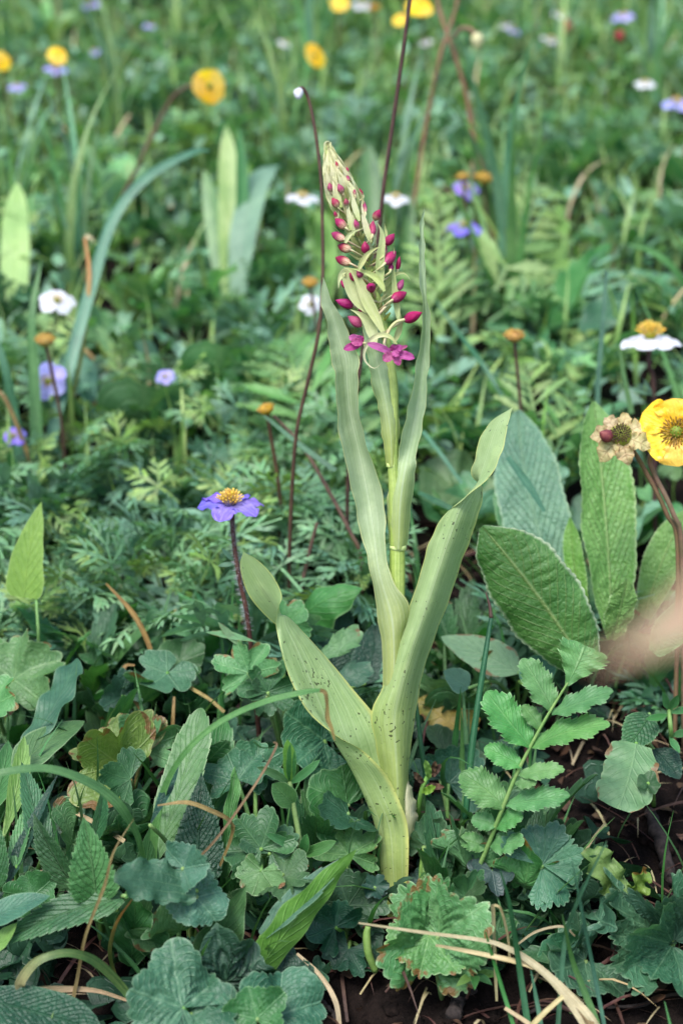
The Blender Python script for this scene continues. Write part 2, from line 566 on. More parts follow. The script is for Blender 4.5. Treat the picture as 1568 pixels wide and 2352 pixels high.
M['pedicel'] = plain('pedicel', S(190, 190, 138), S(192, 170, 140), .5, trans=.1)
# herbs
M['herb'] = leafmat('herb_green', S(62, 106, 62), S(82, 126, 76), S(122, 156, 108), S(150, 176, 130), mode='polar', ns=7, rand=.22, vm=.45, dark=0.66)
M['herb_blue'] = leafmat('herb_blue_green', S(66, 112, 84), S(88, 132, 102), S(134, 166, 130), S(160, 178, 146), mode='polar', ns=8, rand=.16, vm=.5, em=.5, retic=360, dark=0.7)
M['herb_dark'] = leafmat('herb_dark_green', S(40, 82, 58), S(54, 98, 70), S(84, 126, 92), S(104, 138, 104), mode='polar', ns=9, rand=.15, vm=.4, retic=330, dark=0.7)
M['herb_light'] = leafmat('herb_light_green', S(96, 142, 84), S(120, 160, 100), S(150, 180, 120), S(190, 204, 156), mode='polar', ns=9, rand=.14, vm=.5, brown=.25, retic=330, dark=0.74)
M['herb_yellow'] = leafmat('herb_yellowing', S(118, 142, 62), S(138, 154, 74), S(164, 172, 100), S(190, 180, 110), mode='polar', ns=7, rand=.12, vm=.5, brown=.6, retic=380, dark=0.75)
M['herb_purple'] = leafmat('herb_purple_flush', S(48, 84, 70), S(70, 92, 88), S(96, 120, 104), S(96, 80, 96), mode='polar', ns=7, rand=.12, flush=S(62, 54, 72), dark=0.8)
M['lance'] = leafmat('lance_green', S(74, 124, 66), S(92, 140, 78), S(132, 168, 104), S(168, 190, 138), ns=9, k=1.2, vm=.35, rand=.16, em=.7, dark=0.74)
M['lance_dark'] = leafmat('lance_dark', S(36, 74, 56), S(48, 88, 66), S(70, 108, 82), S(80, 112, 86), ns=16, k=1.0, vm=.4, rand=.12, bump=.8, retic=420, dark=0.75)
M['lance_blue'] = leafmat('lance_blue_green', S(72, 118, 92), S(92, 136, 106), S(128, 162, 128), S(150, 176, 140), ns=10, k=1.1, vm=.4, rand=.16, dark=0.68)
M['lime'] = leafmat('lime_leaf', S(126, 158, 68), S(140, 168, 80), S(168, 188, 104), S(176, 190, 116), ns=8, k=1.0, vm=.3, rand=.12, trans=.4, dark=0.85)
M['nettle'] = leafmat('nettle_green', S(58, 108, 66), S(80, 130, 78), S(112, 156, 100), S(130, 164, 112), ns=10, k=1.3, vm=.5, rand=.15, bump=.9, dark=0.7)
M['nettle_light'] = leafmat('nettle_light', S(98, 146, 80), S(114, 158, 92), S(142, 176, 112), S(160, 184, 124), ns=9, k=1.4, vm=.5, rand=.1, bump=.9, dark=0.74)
M['primula'] = leafmat('primula_green', S(94, 142, 62), S(112, 156, 76), S(160, 184, 112), S(184, 200, 150), ns=17, k=1.0, vm=.6, rand=.08, bump=.9, vw=.13, em=.5, retic=380)
M['primula_under'] = leafmat('primula_under', S(76, 120, 56), S(92, 134, 66), S(156, 172, 108), S(190, 200, 170), ns=13, k=1.1, vm=.75, rand=.06, bump=.7, vw=.09, em=.75, retic=420)
M['primula_grey'] = leafmat('primula_grey', S(84, 120, 96), S(102, 138, 110), S(124, 154, 122), S(150, 172, 140), ns=17, k=1.0, vm=.5, rand=.08, bump=.9, vw=.13, retic=360)
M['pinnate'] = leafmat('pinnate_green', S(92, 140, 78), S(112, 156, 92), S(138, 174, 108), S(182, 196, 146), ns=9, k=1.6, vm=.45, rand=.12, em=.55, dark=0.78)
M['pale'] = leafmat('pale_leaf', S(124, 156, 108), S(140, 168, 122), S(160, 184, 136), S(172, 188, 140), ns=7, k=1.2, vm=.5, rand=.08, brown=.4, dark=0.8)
M['fern'] = leafmat('fern_green', S(92, 138, 76), S(108, 150, 86), S(130, 166, 100), S(140, 172, 108), ns=6, vm=.3, rand=.16, trans=.35)
M['fern_pale'] = leafmat('fern_pale', S(122, 156, 86), S(136, 166, 98), S(152, 176, 110), S(160, 180, 118), ns=6, vm=.3, rand=.14, trans=.35)
M['feather'] = leafmat('feathery_green', S(72, 124, 84), S(98, 148, 100), S(122, 166, 116), None, ns=3, vm=.2, rand=.25, nscale=40)
M['feather_blue'] = leafmat('feathery_blue_green', S(88, 132, 106), S(112, 154, 124), S(136, 172, 138), None, ns=3, vm=.2, rand=.2, nscale=40)
M['feather_light'] = leafmat('feathery_light_green', S(96, 144, 100), S(122, 166, 118), S(146, 182, 134), None, ns=3, vm=.2, rand=.2, nscale=25)
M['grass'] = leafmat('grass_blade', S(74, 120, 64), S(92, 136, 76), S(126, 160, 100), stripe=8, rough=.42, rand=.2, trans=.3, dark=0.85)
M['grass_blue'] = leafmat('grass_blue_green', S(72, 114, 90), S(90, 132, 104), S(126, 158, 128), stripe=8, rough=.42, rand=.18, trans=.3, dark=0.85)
M['grass_dark'] = leafmat('grass_dark', S(38, 88, 58), S(48, 98, 64), S(70, 116, 80), stripe=8, rough=.4, rand=.1, trans=.2)
M['straw'] = leafmat('dry_straw', S(164, 146, 104), S(184, 168, 128), S(204, 190, 156), stripe=8, rough=.6, rand=.15, trans=.15, tcol=(1, .9, .7, 1))
M['dry'] = leafmat('dry_brown', S(108, 86, 42), S(140, 116, 64), S(180, 160, 106), stripe=8, rough=.6, rand=.2, trans=.15, tcol=(1, .85, .6, 1))
M['dry_green'] = leafmat('half_dry', S(112, 134, 66), S(140, 146, 80), S(176, 168, 110), stripe=8, rough=.5, rand=.1, trans=.25, ctip=S(176, 122, 70))
M['dry_green_rev'] = leafmat('half_dry_loop', S(60, 104, 56), S(84, 120, 62), S(130, 150, 90), stripe=8, rough=.5, rand=.05, trans=.25, cbase=S(196, 166, 126), base_to=.75)
M['blade_pink'] = leafmat('faded_blade', S(168, 134, 100), S(184, 156, 126), S(226, 216, 206), stripe=5, rough=.6, rand=.05, trans=.25, tcol=(1, .9, .85, 1))
M['stem'] = plain('herb_stem', S(104, 142, 72), S(118, 150, 82), .55, trans=.1)
M['stem_red'] = plain('red_stem', S(70, 48, 38), S(84, 64, 48), .6)
M['stem_dark'] = plain('dark_stem', S(62, 38, 34), S(78, 54, 44), .6)
M['stem_pink'] = plain('pinkish_stem', S(124, 92, 74), S(110, 92, 66), .6)
M['rachis'] = plain('rachis_brown_green', S(150, 150, 92), S(124, 104, 66), .6, nscale=300)
# flowers
M['violet'] = leafmat('petal_violet', S(126, 108, 208), S(150, 130, 222), S(176, 160, 234), S(84, 60, 190), stripe=10, rough=.5, trans=.3, rand=.12, tcol=(.9, .8, 1.2, 1), ctip=S(110, 84, 206), mot=.25)
M['lilac'] = leafmat('petal_lilac', S(150, 146, 220), S(170, 166, 228), S(190, 186, 236), stripe=8, rough=.5, trans=.3, rand=.1, tcol=(1, 1, 1.1, 1), mot=.25)
M['white'] = leafmat('petal_white', S(212, 213, 222), S(222, 222, 228), S(192, 196, 214), stripe=10, rough=.5, trans=.3, rand=.02, tcol=(1, 1, 1, 1), mot=.25)
M['yellow'] = leafmat('petal_yellow', S(249, 198, 12), S(252, 210, 26), S(243, 186, 8), stripe=10, rough=.45, trans=.3, rand=.05, tcol=(1.05, .9, .3, 1), mot=.25)
M['stamen'] = plain('stamen_yellow', S(222, 180, 60), S(236, 200, 96), .6, trans=.15)
M['stamen_brown'] = plain('stamen_brown', S(118, 84, 24), S(150, 112, 30), .7)
M['pistil'] = plain('pistil_green', S(126, 136, 42), S(104, 116, 36), .6)
M['pistil_dark'] = plain('pistil_dark', S(58, 52, 86), S(70, 58, 110), .6)
M['spent'] = plain('spent_head', S(184, 148, 62), S(150, 116, 48), .7, nscale=700)
M['sepal'] = leafmat('withered_sepal', S(186, 170, 120), S(196, 176, 132), S(150, 80, 60), S(160, 70, 60), ns=4, vm=.4, rand=.1)
M['bud_red'] = plain('red_bud', S(92, 44, 52), S(120, 66, 64), .6, nscale=500)
M['red'] = plain('red_petal', S(170, 30, 26), S(150, 22, 24), .5, trans=.2)
M['withered'] = plain('withered_brown', S(84, 62, 44), S(60, 44, 34), .8, nscale=500, trans=.05)
M['cream'] = plain('cream_shoot', S(206, 204, 152), S(196, 192, 136), .55, trans=.15)
M['yellowleaf'] = leafmat('dying_leaf', S(170, 140, 40), S(110, 122, 48), S(190, 170, 80), S(150, 80, 40), ns=7, vm=.4, brown=1.0, rand=.05)

def soilmat():
    m = bpy.data.materials.new('soil')
    m.use_nodes = True
    nt = m.node_tree
    bs = nt.nodes['Principled BSDF']
    tc = nt.nodes.new('ShaderNodeTexCoord')
    n1 = noise(nt, tc.outputs['Object'], 90, 6, .65)
    n2 = noise(nt, tc.outputs['Object'], 600, 4, .7)
    n3 = noise(nt, tc.outputs['Object'], 25, 3)
    c = mixc(nt, n1.ramp(.35, .7), S(15, 11, 10), S(36, 28, 25))
    c = mixc(nt, n2.ramp(.6, .75, 0, .6), c, S(66, 58, 55))
    sep = nt.nodes.new('ShaderNodeSeparateXYZ')
    nt.links.new(tc.outputs['Object'], sep.inputs[0])
    far = E(nt, sep.outputs[1]).ramp(.62, .95)
    c = mixc(nt, n3.ramp(.5, .65, 0, .5) * far, c, S(30, 44, 26))
    far2 = E(nt, sep.outputs[1]).ramp(2.2, 3.2)
    c = mixc(nt, far2, c, mixc(nt, n1.ramp(.4, .6), S(46, 84, 44), S(88, 124, 72)))
    wide = (E(nt, sep.outputs[0]).abs() - E(nt, sep.outputs[1]) * .25).ramp(.12, .4)
    c = mixc(nt, wide, c, mixc(nt, n1.ramp(.4, .6), S(36, 70, 38), S(70, 104, 60)))
    nt.links.new(c, bs.inputs['Base Color'])
    bs.inputs['Roughness'].default_value = .95
    bs.inputs['Specular IOR Level'].default_value = .1
    bp = nt.nodes.new('ShaderNodeBump')
    bp.inputs['Strength'].default_value = 1
    bp.inputs['Distance'].default_value = .004
    nt.links.new((n1 + n2 * .5).k, bp.inputs['Height'])
    nt.links.new(bp.outputs[0], bs.inputs['Normal'])
    return m
M['meadow_a'] = leafmat('meadow_skylit_blue_green', S(98, 144, 116), S(128, 168, 138), S(150, 182, 150), None, ns=3, vm=.3, rand=.35, nscale=30)  # far meadow greens paled: sky brightness at grazing view put into leaf colour
M['meadow_b'] = leafmat('meadow_skylit_green', S(90, 140, 82), S(120, 164, 102), S(146, 180, 120), None, ns=3, vm=.3, rand=.35, nscale=30)  # paled likewise for the sky brightness
M['meadow_c'] = leafmat('meadow_skylit_yellow_green', S(122, 158, 82), S(148, 176, 104), S(166, 188, 122), None, ns=3, vm=.3, rand=.3, nscale=30)  # lightened too, sky brightness painted in
M['meadow_d'] = leafmat('meadow_deep_green', S(58, 112, 66), S(84, 136, 84), S(112, 158, 104), None, ns=3, vm=.3, rand=.3, nscale=30)
M['under_shade_tint'] = leafmat('undergrowth_shade_tint', S(30, 64, 44), S(44, 82, 56), S(60, 98, 70), None, ns=3, vm=.3, rand=.3)  # darker green paints in the shade of gaps between foreground leaves
M['soil'] = soilmat()

# ------------------------------------------------------------------ ground: one sheet up the slope
def make_ground():
    ys = np.concatenate([[-60, -25, -8, -3, -1], np.arange(-.4, .3, .05), np.arange(.3, .9, .008), np.arange(.9, 2.6, .025), [2.8, 3.2, 4, 6, 10, 20, 40, 80]])
    xs = np.concatenate([[-80, -30, -10, -4, -2, -1.4], np.arange(-1.1, -.3, .03), np.arange(-.3, .3, .008), np.arange(.3, 1.1, .03), [1.4, 2, 4, 10, 30, 80]])
    Y, X = np.meshgrid(ys, xs, indexing='ij')
    Z = gz(X, Y)
    near = (np.abs(X) < .32) & (Y > .3) & (Y < .9)
    Z = Z + np.where(near, rng.normal(0, .0012, Z.shape) + .002 * np.sin(200 * X + 3 * np.sin(90 * Y)) * np.sin(180 * Y), 0)
    g = Geo(np.stack([X, Y, Z], -1).reshape(-1, 3), quads(len(ys), len(xs)), np.stack([X, Y], -1).reshape(-1, 2))
    o = obj('ground', mesh('ground', g, M['soil']))
    tag(o, 'dark crumbly soil of the sloping meadow', 'soil', kind='structure')
make_ground()

# ------------------------------------------------------------------ the orchid
def dO(py):
    return .55 - .035 * (2100 - py) / 1750

def O(px, py, dd=0):
    return D(px, py, dO(py) + dd)

OR = under(O(905, 2150))
orchid = Thing('orchid', 'pale green orchid with a spike of magenta buds, standing tall among the herbs', 'orchid', OR)

def st3(rows):
    return [tuple(O(*p) for p in r) for r in rows]

def orchid_leaf(rows, tip, mat, ns=70, label=None, nv=13):
    s = st3(rows)
    t = O(*tip)
    s.append((t, t, t))
    return orchid.part('leaf', blade3_geo(s, ns, nv), M[mat], label=label)

STEM = [(905, 2190, 22), (905, 2120, 22), (904, 1985, 22), (905, 1940, 23), (906, 1800, 21), (906, 1600, 19), (910, 1420, 18), (912, 1300, 18), (911, 1230, 16),
        (905, 1110, 13.5), (902, 1060, 12.5), (902, 1000, 12), (902, 900, 12.5), (895, 840, 12), (882, 760, 11), (866, 690, 10), (849, 620, 9), (832, 560, 8.5), (812, 490, 7), (788, 420, 5.5), (768, 370, 3.5), (757, 340, 1.5)]
orchid.tube('stem', [O(a, b) for a, b, _ in STEM], [r * PX(dO(b)) for a, b, r in STEM], M['orchid_stem'], 14, 90)
for (x, y, r) in ((913, 1258, 19), (900, 1069, 13)):
    orchid.tube('node', [O(x - .5, y + 5), O(x, y), O(x, y - 5)], [r * PX(dO(y)) * k for k in (.95, 1.05, .97)], M['node'], 14, 6)

orchid_leaf([((932, 2130, -.0058), (880, 2130, -.0028), (915, 2130, .005)),
             ((934, 2050, -.0062), (878, 2050, -.003), (915, 2050, .0054)),
             ((938, 1985, -.0072), (870, 1985, -.0035), (915, 1985, .006)),
             ((936, 1900, -.008), (862, 1905, -.004), (925, 1890, .006)),
             ((916, 1838, -.009), (838, 1835, -.006), (918, 1825, .006)),
             ((884, 1776, -.012), (802, 1760, -.009), (902, 1760, .004)),
             ((832, 1724, -.016), (766, 1694, -.012), (888, 1692, .004)),
             ((772, 1690, -.020), (736, 1622, -.011), (858, 1640, .004)),
             ((712, 1640, -.022), (705, 1545, -.010), (800, 1570, .006)),
             ((667, 1562, -.020), (678, 1482, -.009), (748, 1508, .006)),
             ((641, 1475, -.015), (657, 1440, -.009), (700, 1456, .003)),
             ((634, 1436, -.013), (652, 1414, -.007), (674, 1430, .001)),
             ((638, 1400, -.012), (646, 1412, -.004), (652, 1444, .005)),
             ((647, 1368, -.010), (628, 1384, -.003), (616, 1420, .006)),
             ((626, 1322, -.008), (596, 1336, -.002), (570, 1364, .006)),
             ((594, 1289, -.006), (573, 1296, -.001), (552, 1302, .005))], (559, 1267, 0), 'orchid_spot', 90,
            'broad lower leaf twisted before its tip')
orchid_leaf([((878, 1910, .004), (913, 1915, -.0060), (944, 1900, .004)),
             ((872, 1800, .003), (912, 1800, -.0066), (938, 1800, .003)),
             ((866, 1720, .001), (908, 1720, -.0068), (942, 1720, .003)),
             ((850, 1645, .001), (905, 1650, -.0075), (953, 1640, .003)),
             ((876, 1580, .001), (921, 1575, -.009), (967, 1568, .004)),
             ((905, 1495, .001), (946, 1490, -.010), (988, 1490, .005)),
             ((937, 1400, .001), (980, 1392, -.011), (1022, 1398, .005)),
             ((968, 1302, .001), (1012, 1292, -.011), (1058, 1300, .004)),
             ((990, 1238, -.001), (1036, 1222, -.011), (1081, 1235, .002)),
             ((1016, 1186, -.006), (1058, 1166, -.010), (1098, 1176, .0)),
             ((1066, 1144, -.014), (1090, 1120, -.005), (1110, 1122, .004)),
             ((1124, 1096, -.013), (1106, 1082, -.002), (1082, 1092, .007)),
             ((1148, 1046, -.010), (1120, 1038, .0), (1089, 1052, .008)),
             ((1161, 998, -.006), (1134, 994, .001), (1103, 1005, .008)),
             ((1170, 958, -.002), (1151, 958, .002), (1130, 966, .006))], (1177, 935, 0), 'orchid_spot', 90,
            'broad speckled leaf folded over near its tip')
orchid_leaf([((878, 1600, .002), (902, 1610, -.0055), (930, 1600, .002)),
             ((877, 1490, .003), (904, 1490, -.0058), (935, 1480, .003)),
             ((865, 1400, .003), (898, 1412, -.0055), (939, 1394, -.002)),
             ((848, 1310, .002), (872, 1320, -.003), (898, 1326, -.006)),
             ((831, 1230, .001), (858, 1226, .002), (886, 1236, -.004)),
             ((812, 1150, 0), (845, 1142, .005), (880, 1152, -.002)),
             ((789, 1050, -.002), (825, 1042, .006), (853, 1050, -.002)),
             ((776, 960, -.003), (805, 955, .005), (826, 960, -.003)),
             ((769, 885, -.003), (797, 880, .004), (820, 882, -.003)),
             ((763, 832, -.002), (794, 826, .003), (827, 828, -.002)),
             ((755, 785, -.001), (778, 776, .003), (803, 780, -.002)),
             ((746, 728, -.001), (763, 722, .002), (786, 730, -.001)),
             ((737, 690, 0), (750, 688, .001), (763, 692, 0))], (742, 636, 0), 'orchid', 80)
orchid_leaf([((893, 1248, .0015), (914, 1262, -.0036), (935, 1250, .0015)),
             ((889, 1165, .0015), (918, 1165, -.0042), (945, 1160, .002)),
             ((900, 1092, .001), (928, 1088, -.003), (952, 1088, .002)),
             ((918, 1030, -.002), (940, 1030, .002), (960, 1030, -.001)),
             ((934, 940, -.002), (957, 940, .003), (974, 940, -.001)),
             ((955, 850, -.001), (970, 850, .003), (985, 850, -.001)),
             ((968, 750, -.001), (978, 748, .003), (986, 742, -.001)),
             ((964, 640, 0), (972, 640, .002), (979, 640, 0)),
             ((962, 560, 0), (968, 560, .001), (973, 560, 0)),
             ((964, 512, 0), (969, 511, .001), (974, 512, 0))], (974, 478, 0), 'orchid', 70, nv=9)
orchid_leaf([((886, 1066, .001), (899, 1072, -.0024), (912, 1064, .001)),
             ((878, 1000, .001), (897, 1002, -.0030), (917, 1000, .001)),
             ((866, 930, .001), (888, 932, -.0036), (911, 930, .001)),
             ((850, 860, 0), (872, 862, -.0036), (896, 860, 0)),
             ((840, 800, -.001), (860, 802, -.0036), (884, 800, -.001)),
             ((828, 735, -.002), (845, 735, -.004), (866, 738, -.002)),
             ((811, 678, -.003), (822, 675, -.004), (838, 682, -.003)),
             ((798, 645, -.004), (804, 642, -.005), (812, 645, -.004))], (790, 616, -.004), 'orchid', 60, nv=9)
# the pale bulging sheath at the back of the foot
orchid_leaf([((912, 1962, -.001), (926, 1962, -.003), (937, 1955, .002)),
             ((914, 1905, 0), (938, 1905, -.003), (956, 1900, .003)),
             ((914, 1860, 0), (938, 1860, -.003), (957, 1860, .004)),
             ((916, 1820, 0), (934, 1818, -.002), (946, 1815, .003))], (934, 1785, .002), 'bract_tip', 40, nv=9)

# --- flower spike; positions read in the close-up and turned into picture places
def C(cx, cy, dd=0):
    x, y = 653.3 + cx * .2604, 294 + cy * .2604
    return O(x, y, dd)
AX = np.array([(380, 150), (440, 380), (540, 650), (650, 950), (740, 1200), (810, 1500), (850, 1700), (880, 1900)], float)
RADS = np.array([(150, 14), (220, 48), (400, 108), (650, 150), (950, 190), (1200, 215), (1500, 190), (1900, 150)], float)
UPX = PX(.52) * .2604
def axis_x(cy): return np.interp(cy, AX[:, 1], AX[:, 0])
def rad(cy): return np.interp(cy, RADS[:, 0], RADS[:, 1])
def front(cx, cy, k=.9):
    dx = (cx - axis_x(cy)) * .95
    return -math.sqrt(max(rad(cy) ** 2 - dx * dx, 0)) * UPX * k
BUDP = [(0, .25), (.1, .7), (.28, .98), (.45, 1), (.62, .86), (.8, .52), (.93, .2), (1, .02)]
BUDS = [((412, 566), (394, 480), 30, 1), ((474, 700), (418, 614), 38, 1), ((512, 578), (472, 490), 32, 1), ((565, 478), (553, 415), 22, 1), ((548, 690), (538, 618), 26, 1),
        ((538, 880), (443, 798), 44, 1), ((528, 984), (410, 926), 43, 1), ((582, 1076), (468, 1032), 45, 1), ((578, 1196), (446, 1142), 46, 1), ((646, 894), (617, 803), 26, 1),
        ((712, 752), (700, 640), 22, 1), ((788, 812), (842, 716), 40, 1), ((772, 946), (780, 816), 36, 0), ((712, 1108), (708, 996), 40, 0),
        ((888, 1032), (970, 930), 44, 0), ((882, 1196), (980, 1086), 50, 0), ((872, 1120), (890, 1030), 26, 1), ((930, 1258), (950, 1165), 26, 0), ((992, 1256), (1014, 1130), 24, 0),
        ((630, 1350), (570, 1262), 34, 0), ((684, 1316), (634, 1258), 34, 0), ((556, 1416), (492, 1342), 28, 0),
        ((996, 1434), (1048, 1332), 34, 0), ((948, 1520), (1077, 1448), 50, 0), ((606, 1572), (448, 1518), 46, 0), ((688, 1744), (556, 1660), 50, 0),
        ((1052, 1700), (1214, 1626), 54, 0), ((690, 1620), (655, 1580), 30, 0), ((455, 790), (440, 730), 18, 1), ((622, 600), (608, 520), 18, 1), ((470, 350), (452, 290), 14, 1), ((560, 395), (545, 340), 16, 1), ((690, 600), (660, 530), 16, 1)]
def bud(b, t, R, young):
    fb, ft = front(*b), front(*t, 1.05)
    bb, tt = C(b[0], b[1], fb), C(t[0], t[1], ft)
    g = lathe_geo(bb, tt, R * UPX, BUDP, 12, 12, .1)
    o = orchid.part('bud', g, M['bud_young' if young else 'bud'])
    ay = b[1] + 60 + .25 * abs(b[0] - axis_x(b[1]))
    root = C(axis_x(ay), ay, front(axis_x(ay), ay, .25))
    ex = bb - (tt - bb) * .18
    mid = .5 * (ex + root) + (tt - bb) * -.08
    orchid.tube('pedicel', [root, mid, ex, bb + (tt - bb) * .1], np.array([11, 10, 11, 15]) * UPX * (.8 if young else 1), M['pedicel'], 6, 10, o)
for b in BUDS: bud(*b)
# the bud that points at the viewer
bf = front(762, 1395, 1.0)
o = orchid.part('bud', lathe_geo(C(762, 1420, bf + .004), C(762, 1392, bf - .003), 46 * UPX, BUDP, 12, 12, .1), M['bud'])
orchid.tube('pedicel', [C(800, 1500, -.001), C(780, 1450, bf + .003), C(762, 1420, bf + .004)], np.array([11, 11, 13]) * UPX, M['pedicel'], 6, 8, o)
# long arching pedicel of the lowest bud
orchid.tube('pedicel', [C(880, 1930, -.004), C(895, 1850, -.005), C(930, 1770, -.005), (C(985, 1712, -.005)), C(1060, 1690, -.005)], np.array([14, 15, 15, 14, 14]) * UPX, M['pedicel'], 7, 18)
orchid.tube('pedicel', [C(820, 1655, -.005), C(880, 1590, -.005), C(955, 1515, -.004)], np.array([13, 13, 14]) * UPX, M['pedicel'], 7, 12)

BRP = [.35, .8, 1, .95, .8, .6, .38, .18, .04]
def bract(pts, w, mat='bract', dd=None, n=None, twist=0, ns=22):
    P = [C(x, y, (front(x, y, .85) if dd is None else dd) - .0004) for x, y in pts]
    return orchid.part('bract', ribbon_geo(P, np.array(BRP) * w * UPX, nrm(0, .15, 1) if n is None else n, ns, 5, .45, twist), M[mat])
bract([(868, 1800), (800, 1660), (735, 1540), (690, 1430), (655, 1350), (610, 1275), (565, 1240), (520, 1232)], 52, dd=-.0075)
bract([(730, 1620), (650, 1530), (595, 1430), (560, 1330), (540, 1270), (500, 1300), (480, 1350), (476, 1415)], 56, dd=-.0055)
bract([(800, 1900), (770, 1790), (725, 1700), (660, 1640), (580, 1600)], 52, dd=-.005)
bract([(880, 1440), (845, 1365), (790, 1310), (720, 1275), (640, 1248), (560, 1236)], 30, dd=-.0085)
bract([(1005, 1700), (985, 1540), (968, 1400), (960, 1250), (966, 1056)], 30, dd=-.003)
bract([(850, 1420), (842, 1280), (846, 1130), (862, 980), (850, 900), (818, 838)], 40, dd=-.006)
bract([(655, 1250), (680, 1190), (730, 1115), (790, 1070), (870, 1034)], 24, dd=-.010)
bract([(535, 1015), (560, 960), (610, 915), (698, 884)], 20, dd=-.009)
bract([(868, 1450), (900, 1370), (950, 1310), (1010, 1280), (1065, 1288), (1108, 1340)], 20, dd=-.001)
bract([(960, 1900), (1010, 1780), (1020, 1680), (1005, 1580)], 28, dd=.002)
bract([(990, 1905), (940, 1850), (880, 1824), (810, 1836), (745, 1885), (705, 1960), (702, 2030), (735, 2085), (795, 2118), (862, 2066)], 22, 'bract_tip', dd=-.012, n=nrm(.5, .3, .8), ns=40)
bract([(885, 1560), (905, 1450), (940, 1360), (985, 1290)], 34, dd=.001)
bract([(470, 800), (465, 720), (490, 670), (540, 640)], 18, dd=-.004)
bract([(760, 1010), (720, 880), (690, 760), (680, 640)], 28, 'bract_tip')
bract([(585, 900), (575, 800), (560, 700), (580, 598)], 24, 'bract_tip')
bract([(605, 950), (610, 880), (600, 800), (596, 736)], 18, 'bract_tip')
bract([(450, 720), (415, 640), (415, 560), (440, 470), (430, 390)], 24, 'bract_tip')
bract([(500, 700), (470, 600), (455, 480), (450, 358)], 26, 'bract_tip')
bract([(660, 820), (620, 700), (590, 590), (568, 500)], 26, 'bract_tip')
bract([(900, 960), (890, 900), (880, 840)], 12, dd=.004)
for i in range(46):        # overlapping cream bracts round the tip
    s = 800 - 620 * (i / 45) ** .9
    ln = 150 + 190 * (s - 180) / 620
    a = i * 2.39996
    ca, sa = math.cos(a), math.sin(a)
    P = []
    for f, k in ((0, .5), (.35, .95), (.7, 1.02), (1, .9)):
        y = max(s - ln * f, 128)
        R = rad(y) * k if y > 150 else 8
        P.append(O(653.3 + (axis_x(y) + ca * R) * .2604, 294 + (y - .25 * ca * R) * .2604, -sa * R * UPX))
    wd = (22 + 14 * (s - 180) / 620) * UPX
    outn = nz(ca * RIGHT + sa * np.array([0, -1, 0]) + .15 * UPV)
    orchid.part('bract', ribbon_geo(P, np.array(BRP) * wd * 1.5, outn, 14, 5, .5), M['bract_tip'])
orchid.part('bract', ribbon_geo([C(372, 190, -.001), C(352, 150, -.001), (C(365, 122, -.001)), C(396, 116, -.001)], np.array([8, 9, 7, 3]) * UPX, nrm(0, 0, 1), 12, 3, .3), M['bract_tip'])

# swollen green ovaries fill the middle of the spike
for i in range(44):
    f = i / 43
    cy = 760 + 900 * f
    a = i * 2.39996 + .4
    R = rad(cy) * random.uniform(.5, .72)
    b = O(653.3 + (axis_x(cy + 70)) * .2604, 294 + (cy + 90) * .2604, 0)
    tt = O(653.3 + (axis_x(cy) + math.cos(a) * R) * .2604, 294 + (cy - 10) * .2604, -math.sin(a) * R * UPX)
    orchid.tube('ovary', [b, .5 * (b + tt) + (tt - b) * .1, tt], np.array([11, 17, 8]) * UPX, M['bract'] if i % 3 else M['orchid_stem'], 7, 9)
for i in range(22):
    s = 1180 - 420 * i / 21
    a = i * 2.39996 + 1.1
    ca, sa = math.cos(a), math.sin(a)
    ln = random.uniform(190, 300)
    P = []
    for f, k in ((0, .15), (.35, .6), (.7, .85), (1, .9 + .3 * random.random())):
        y = s - ln * f
        R = rad(y) * k
        P.append(O(653.3 + (axis_x(y) + ca * R) * .2604, 294 + y * .2604, -sa * R * UPX))
    orchid.part('bract', ribbon_geo(P, np.array(BRP) * 22 * UPX, nz(ca * RIGHT + sa * np.array([0, -1, 0]) + .15 * UPV), 14, 5, .5), M['bract' if i % 2 else 'bract_tip'])

# open flowers: sepals, petals and lip
def petal(b, t, hw, out=OVATE, dd=0, arch=.08, parent=None, n=None, fold=.3):
    g = strip(hw / max(math.dist(b, t), 1), out, 14, 7, arch=arch, fold=fold, wave=.15)
    return orchid.part('petal', g_scaled(g, C(b[0], b[1], dd), C(t[0], t[1], dd - .001), nrm(.1, .3, 1) if n is None else n), M['petal_mag'])

def g_scaled(g, b, t, n):
    L = np.linalg.norm(t - b)
    return Geo(g.V * L, g.F, g.U).to(b, t, n)
for b, t, hw, dd in (((955, 1985), (722, 1898), 34, -.011), ((960, 1985), (1148, 2030), 40, -.011), ((955, 1990), (866, 2052), 44, -.013), ((965, 1995), (1012, 2095), 36, -.013),
                     ((960, 1990), (960, 1905), 42, -.010), ((985, 1960), (1085, 1920), 18, -.009), ((960, 1985), (1030, 1915), 34, -.012), ((945, 1975), (1010, 2010), 30, -.014)):
    petal(b, t, hw, OBLONG, dd)
for b, t, hw, dd in (((685, 1905), (518, 1952), 36, -.009), ((680, 1895), (566, 1838), 40, -.010), ((685, 1900), (640, 1830), 34, -.009), ((690, 1890), (585, 1890), 38, -.011)):
    petal(b, t, hw, OBLONG, dd)
orchid.tube('pedicel', [C(860, 1960, -.003), C(800, 1925, -.007), C(690, 1895, -.009)], np.array([12, 12, 14]) * UPX, M['pedicel'], 6, 10)
orchid.tube('pedicel', [C(885, 1860, -.006), C(882, 1920, -.010), C(950, 1985, -.011)], np.array([12, 12, 14]) * UPX, M['pedicel'], 6, 10)

# ------------------------------------------------------------------ herbs of the foreground, each where it stands
def root_at(px, py):
    return G(px, py) - np.array([0, 0, .002])

def DF(p):
    """the low front plants lie closer to the soil than their first measure"""
    px, py, d = p
    k = min(max((py - 1900) / 380, 0), 1)
    if .4 < d < .56:
        d = d + .036 * k * k * (3 - 2 * k) * min(1, (.54 - d) / .05 if d < .54 else 0)
    return (px, py, d)

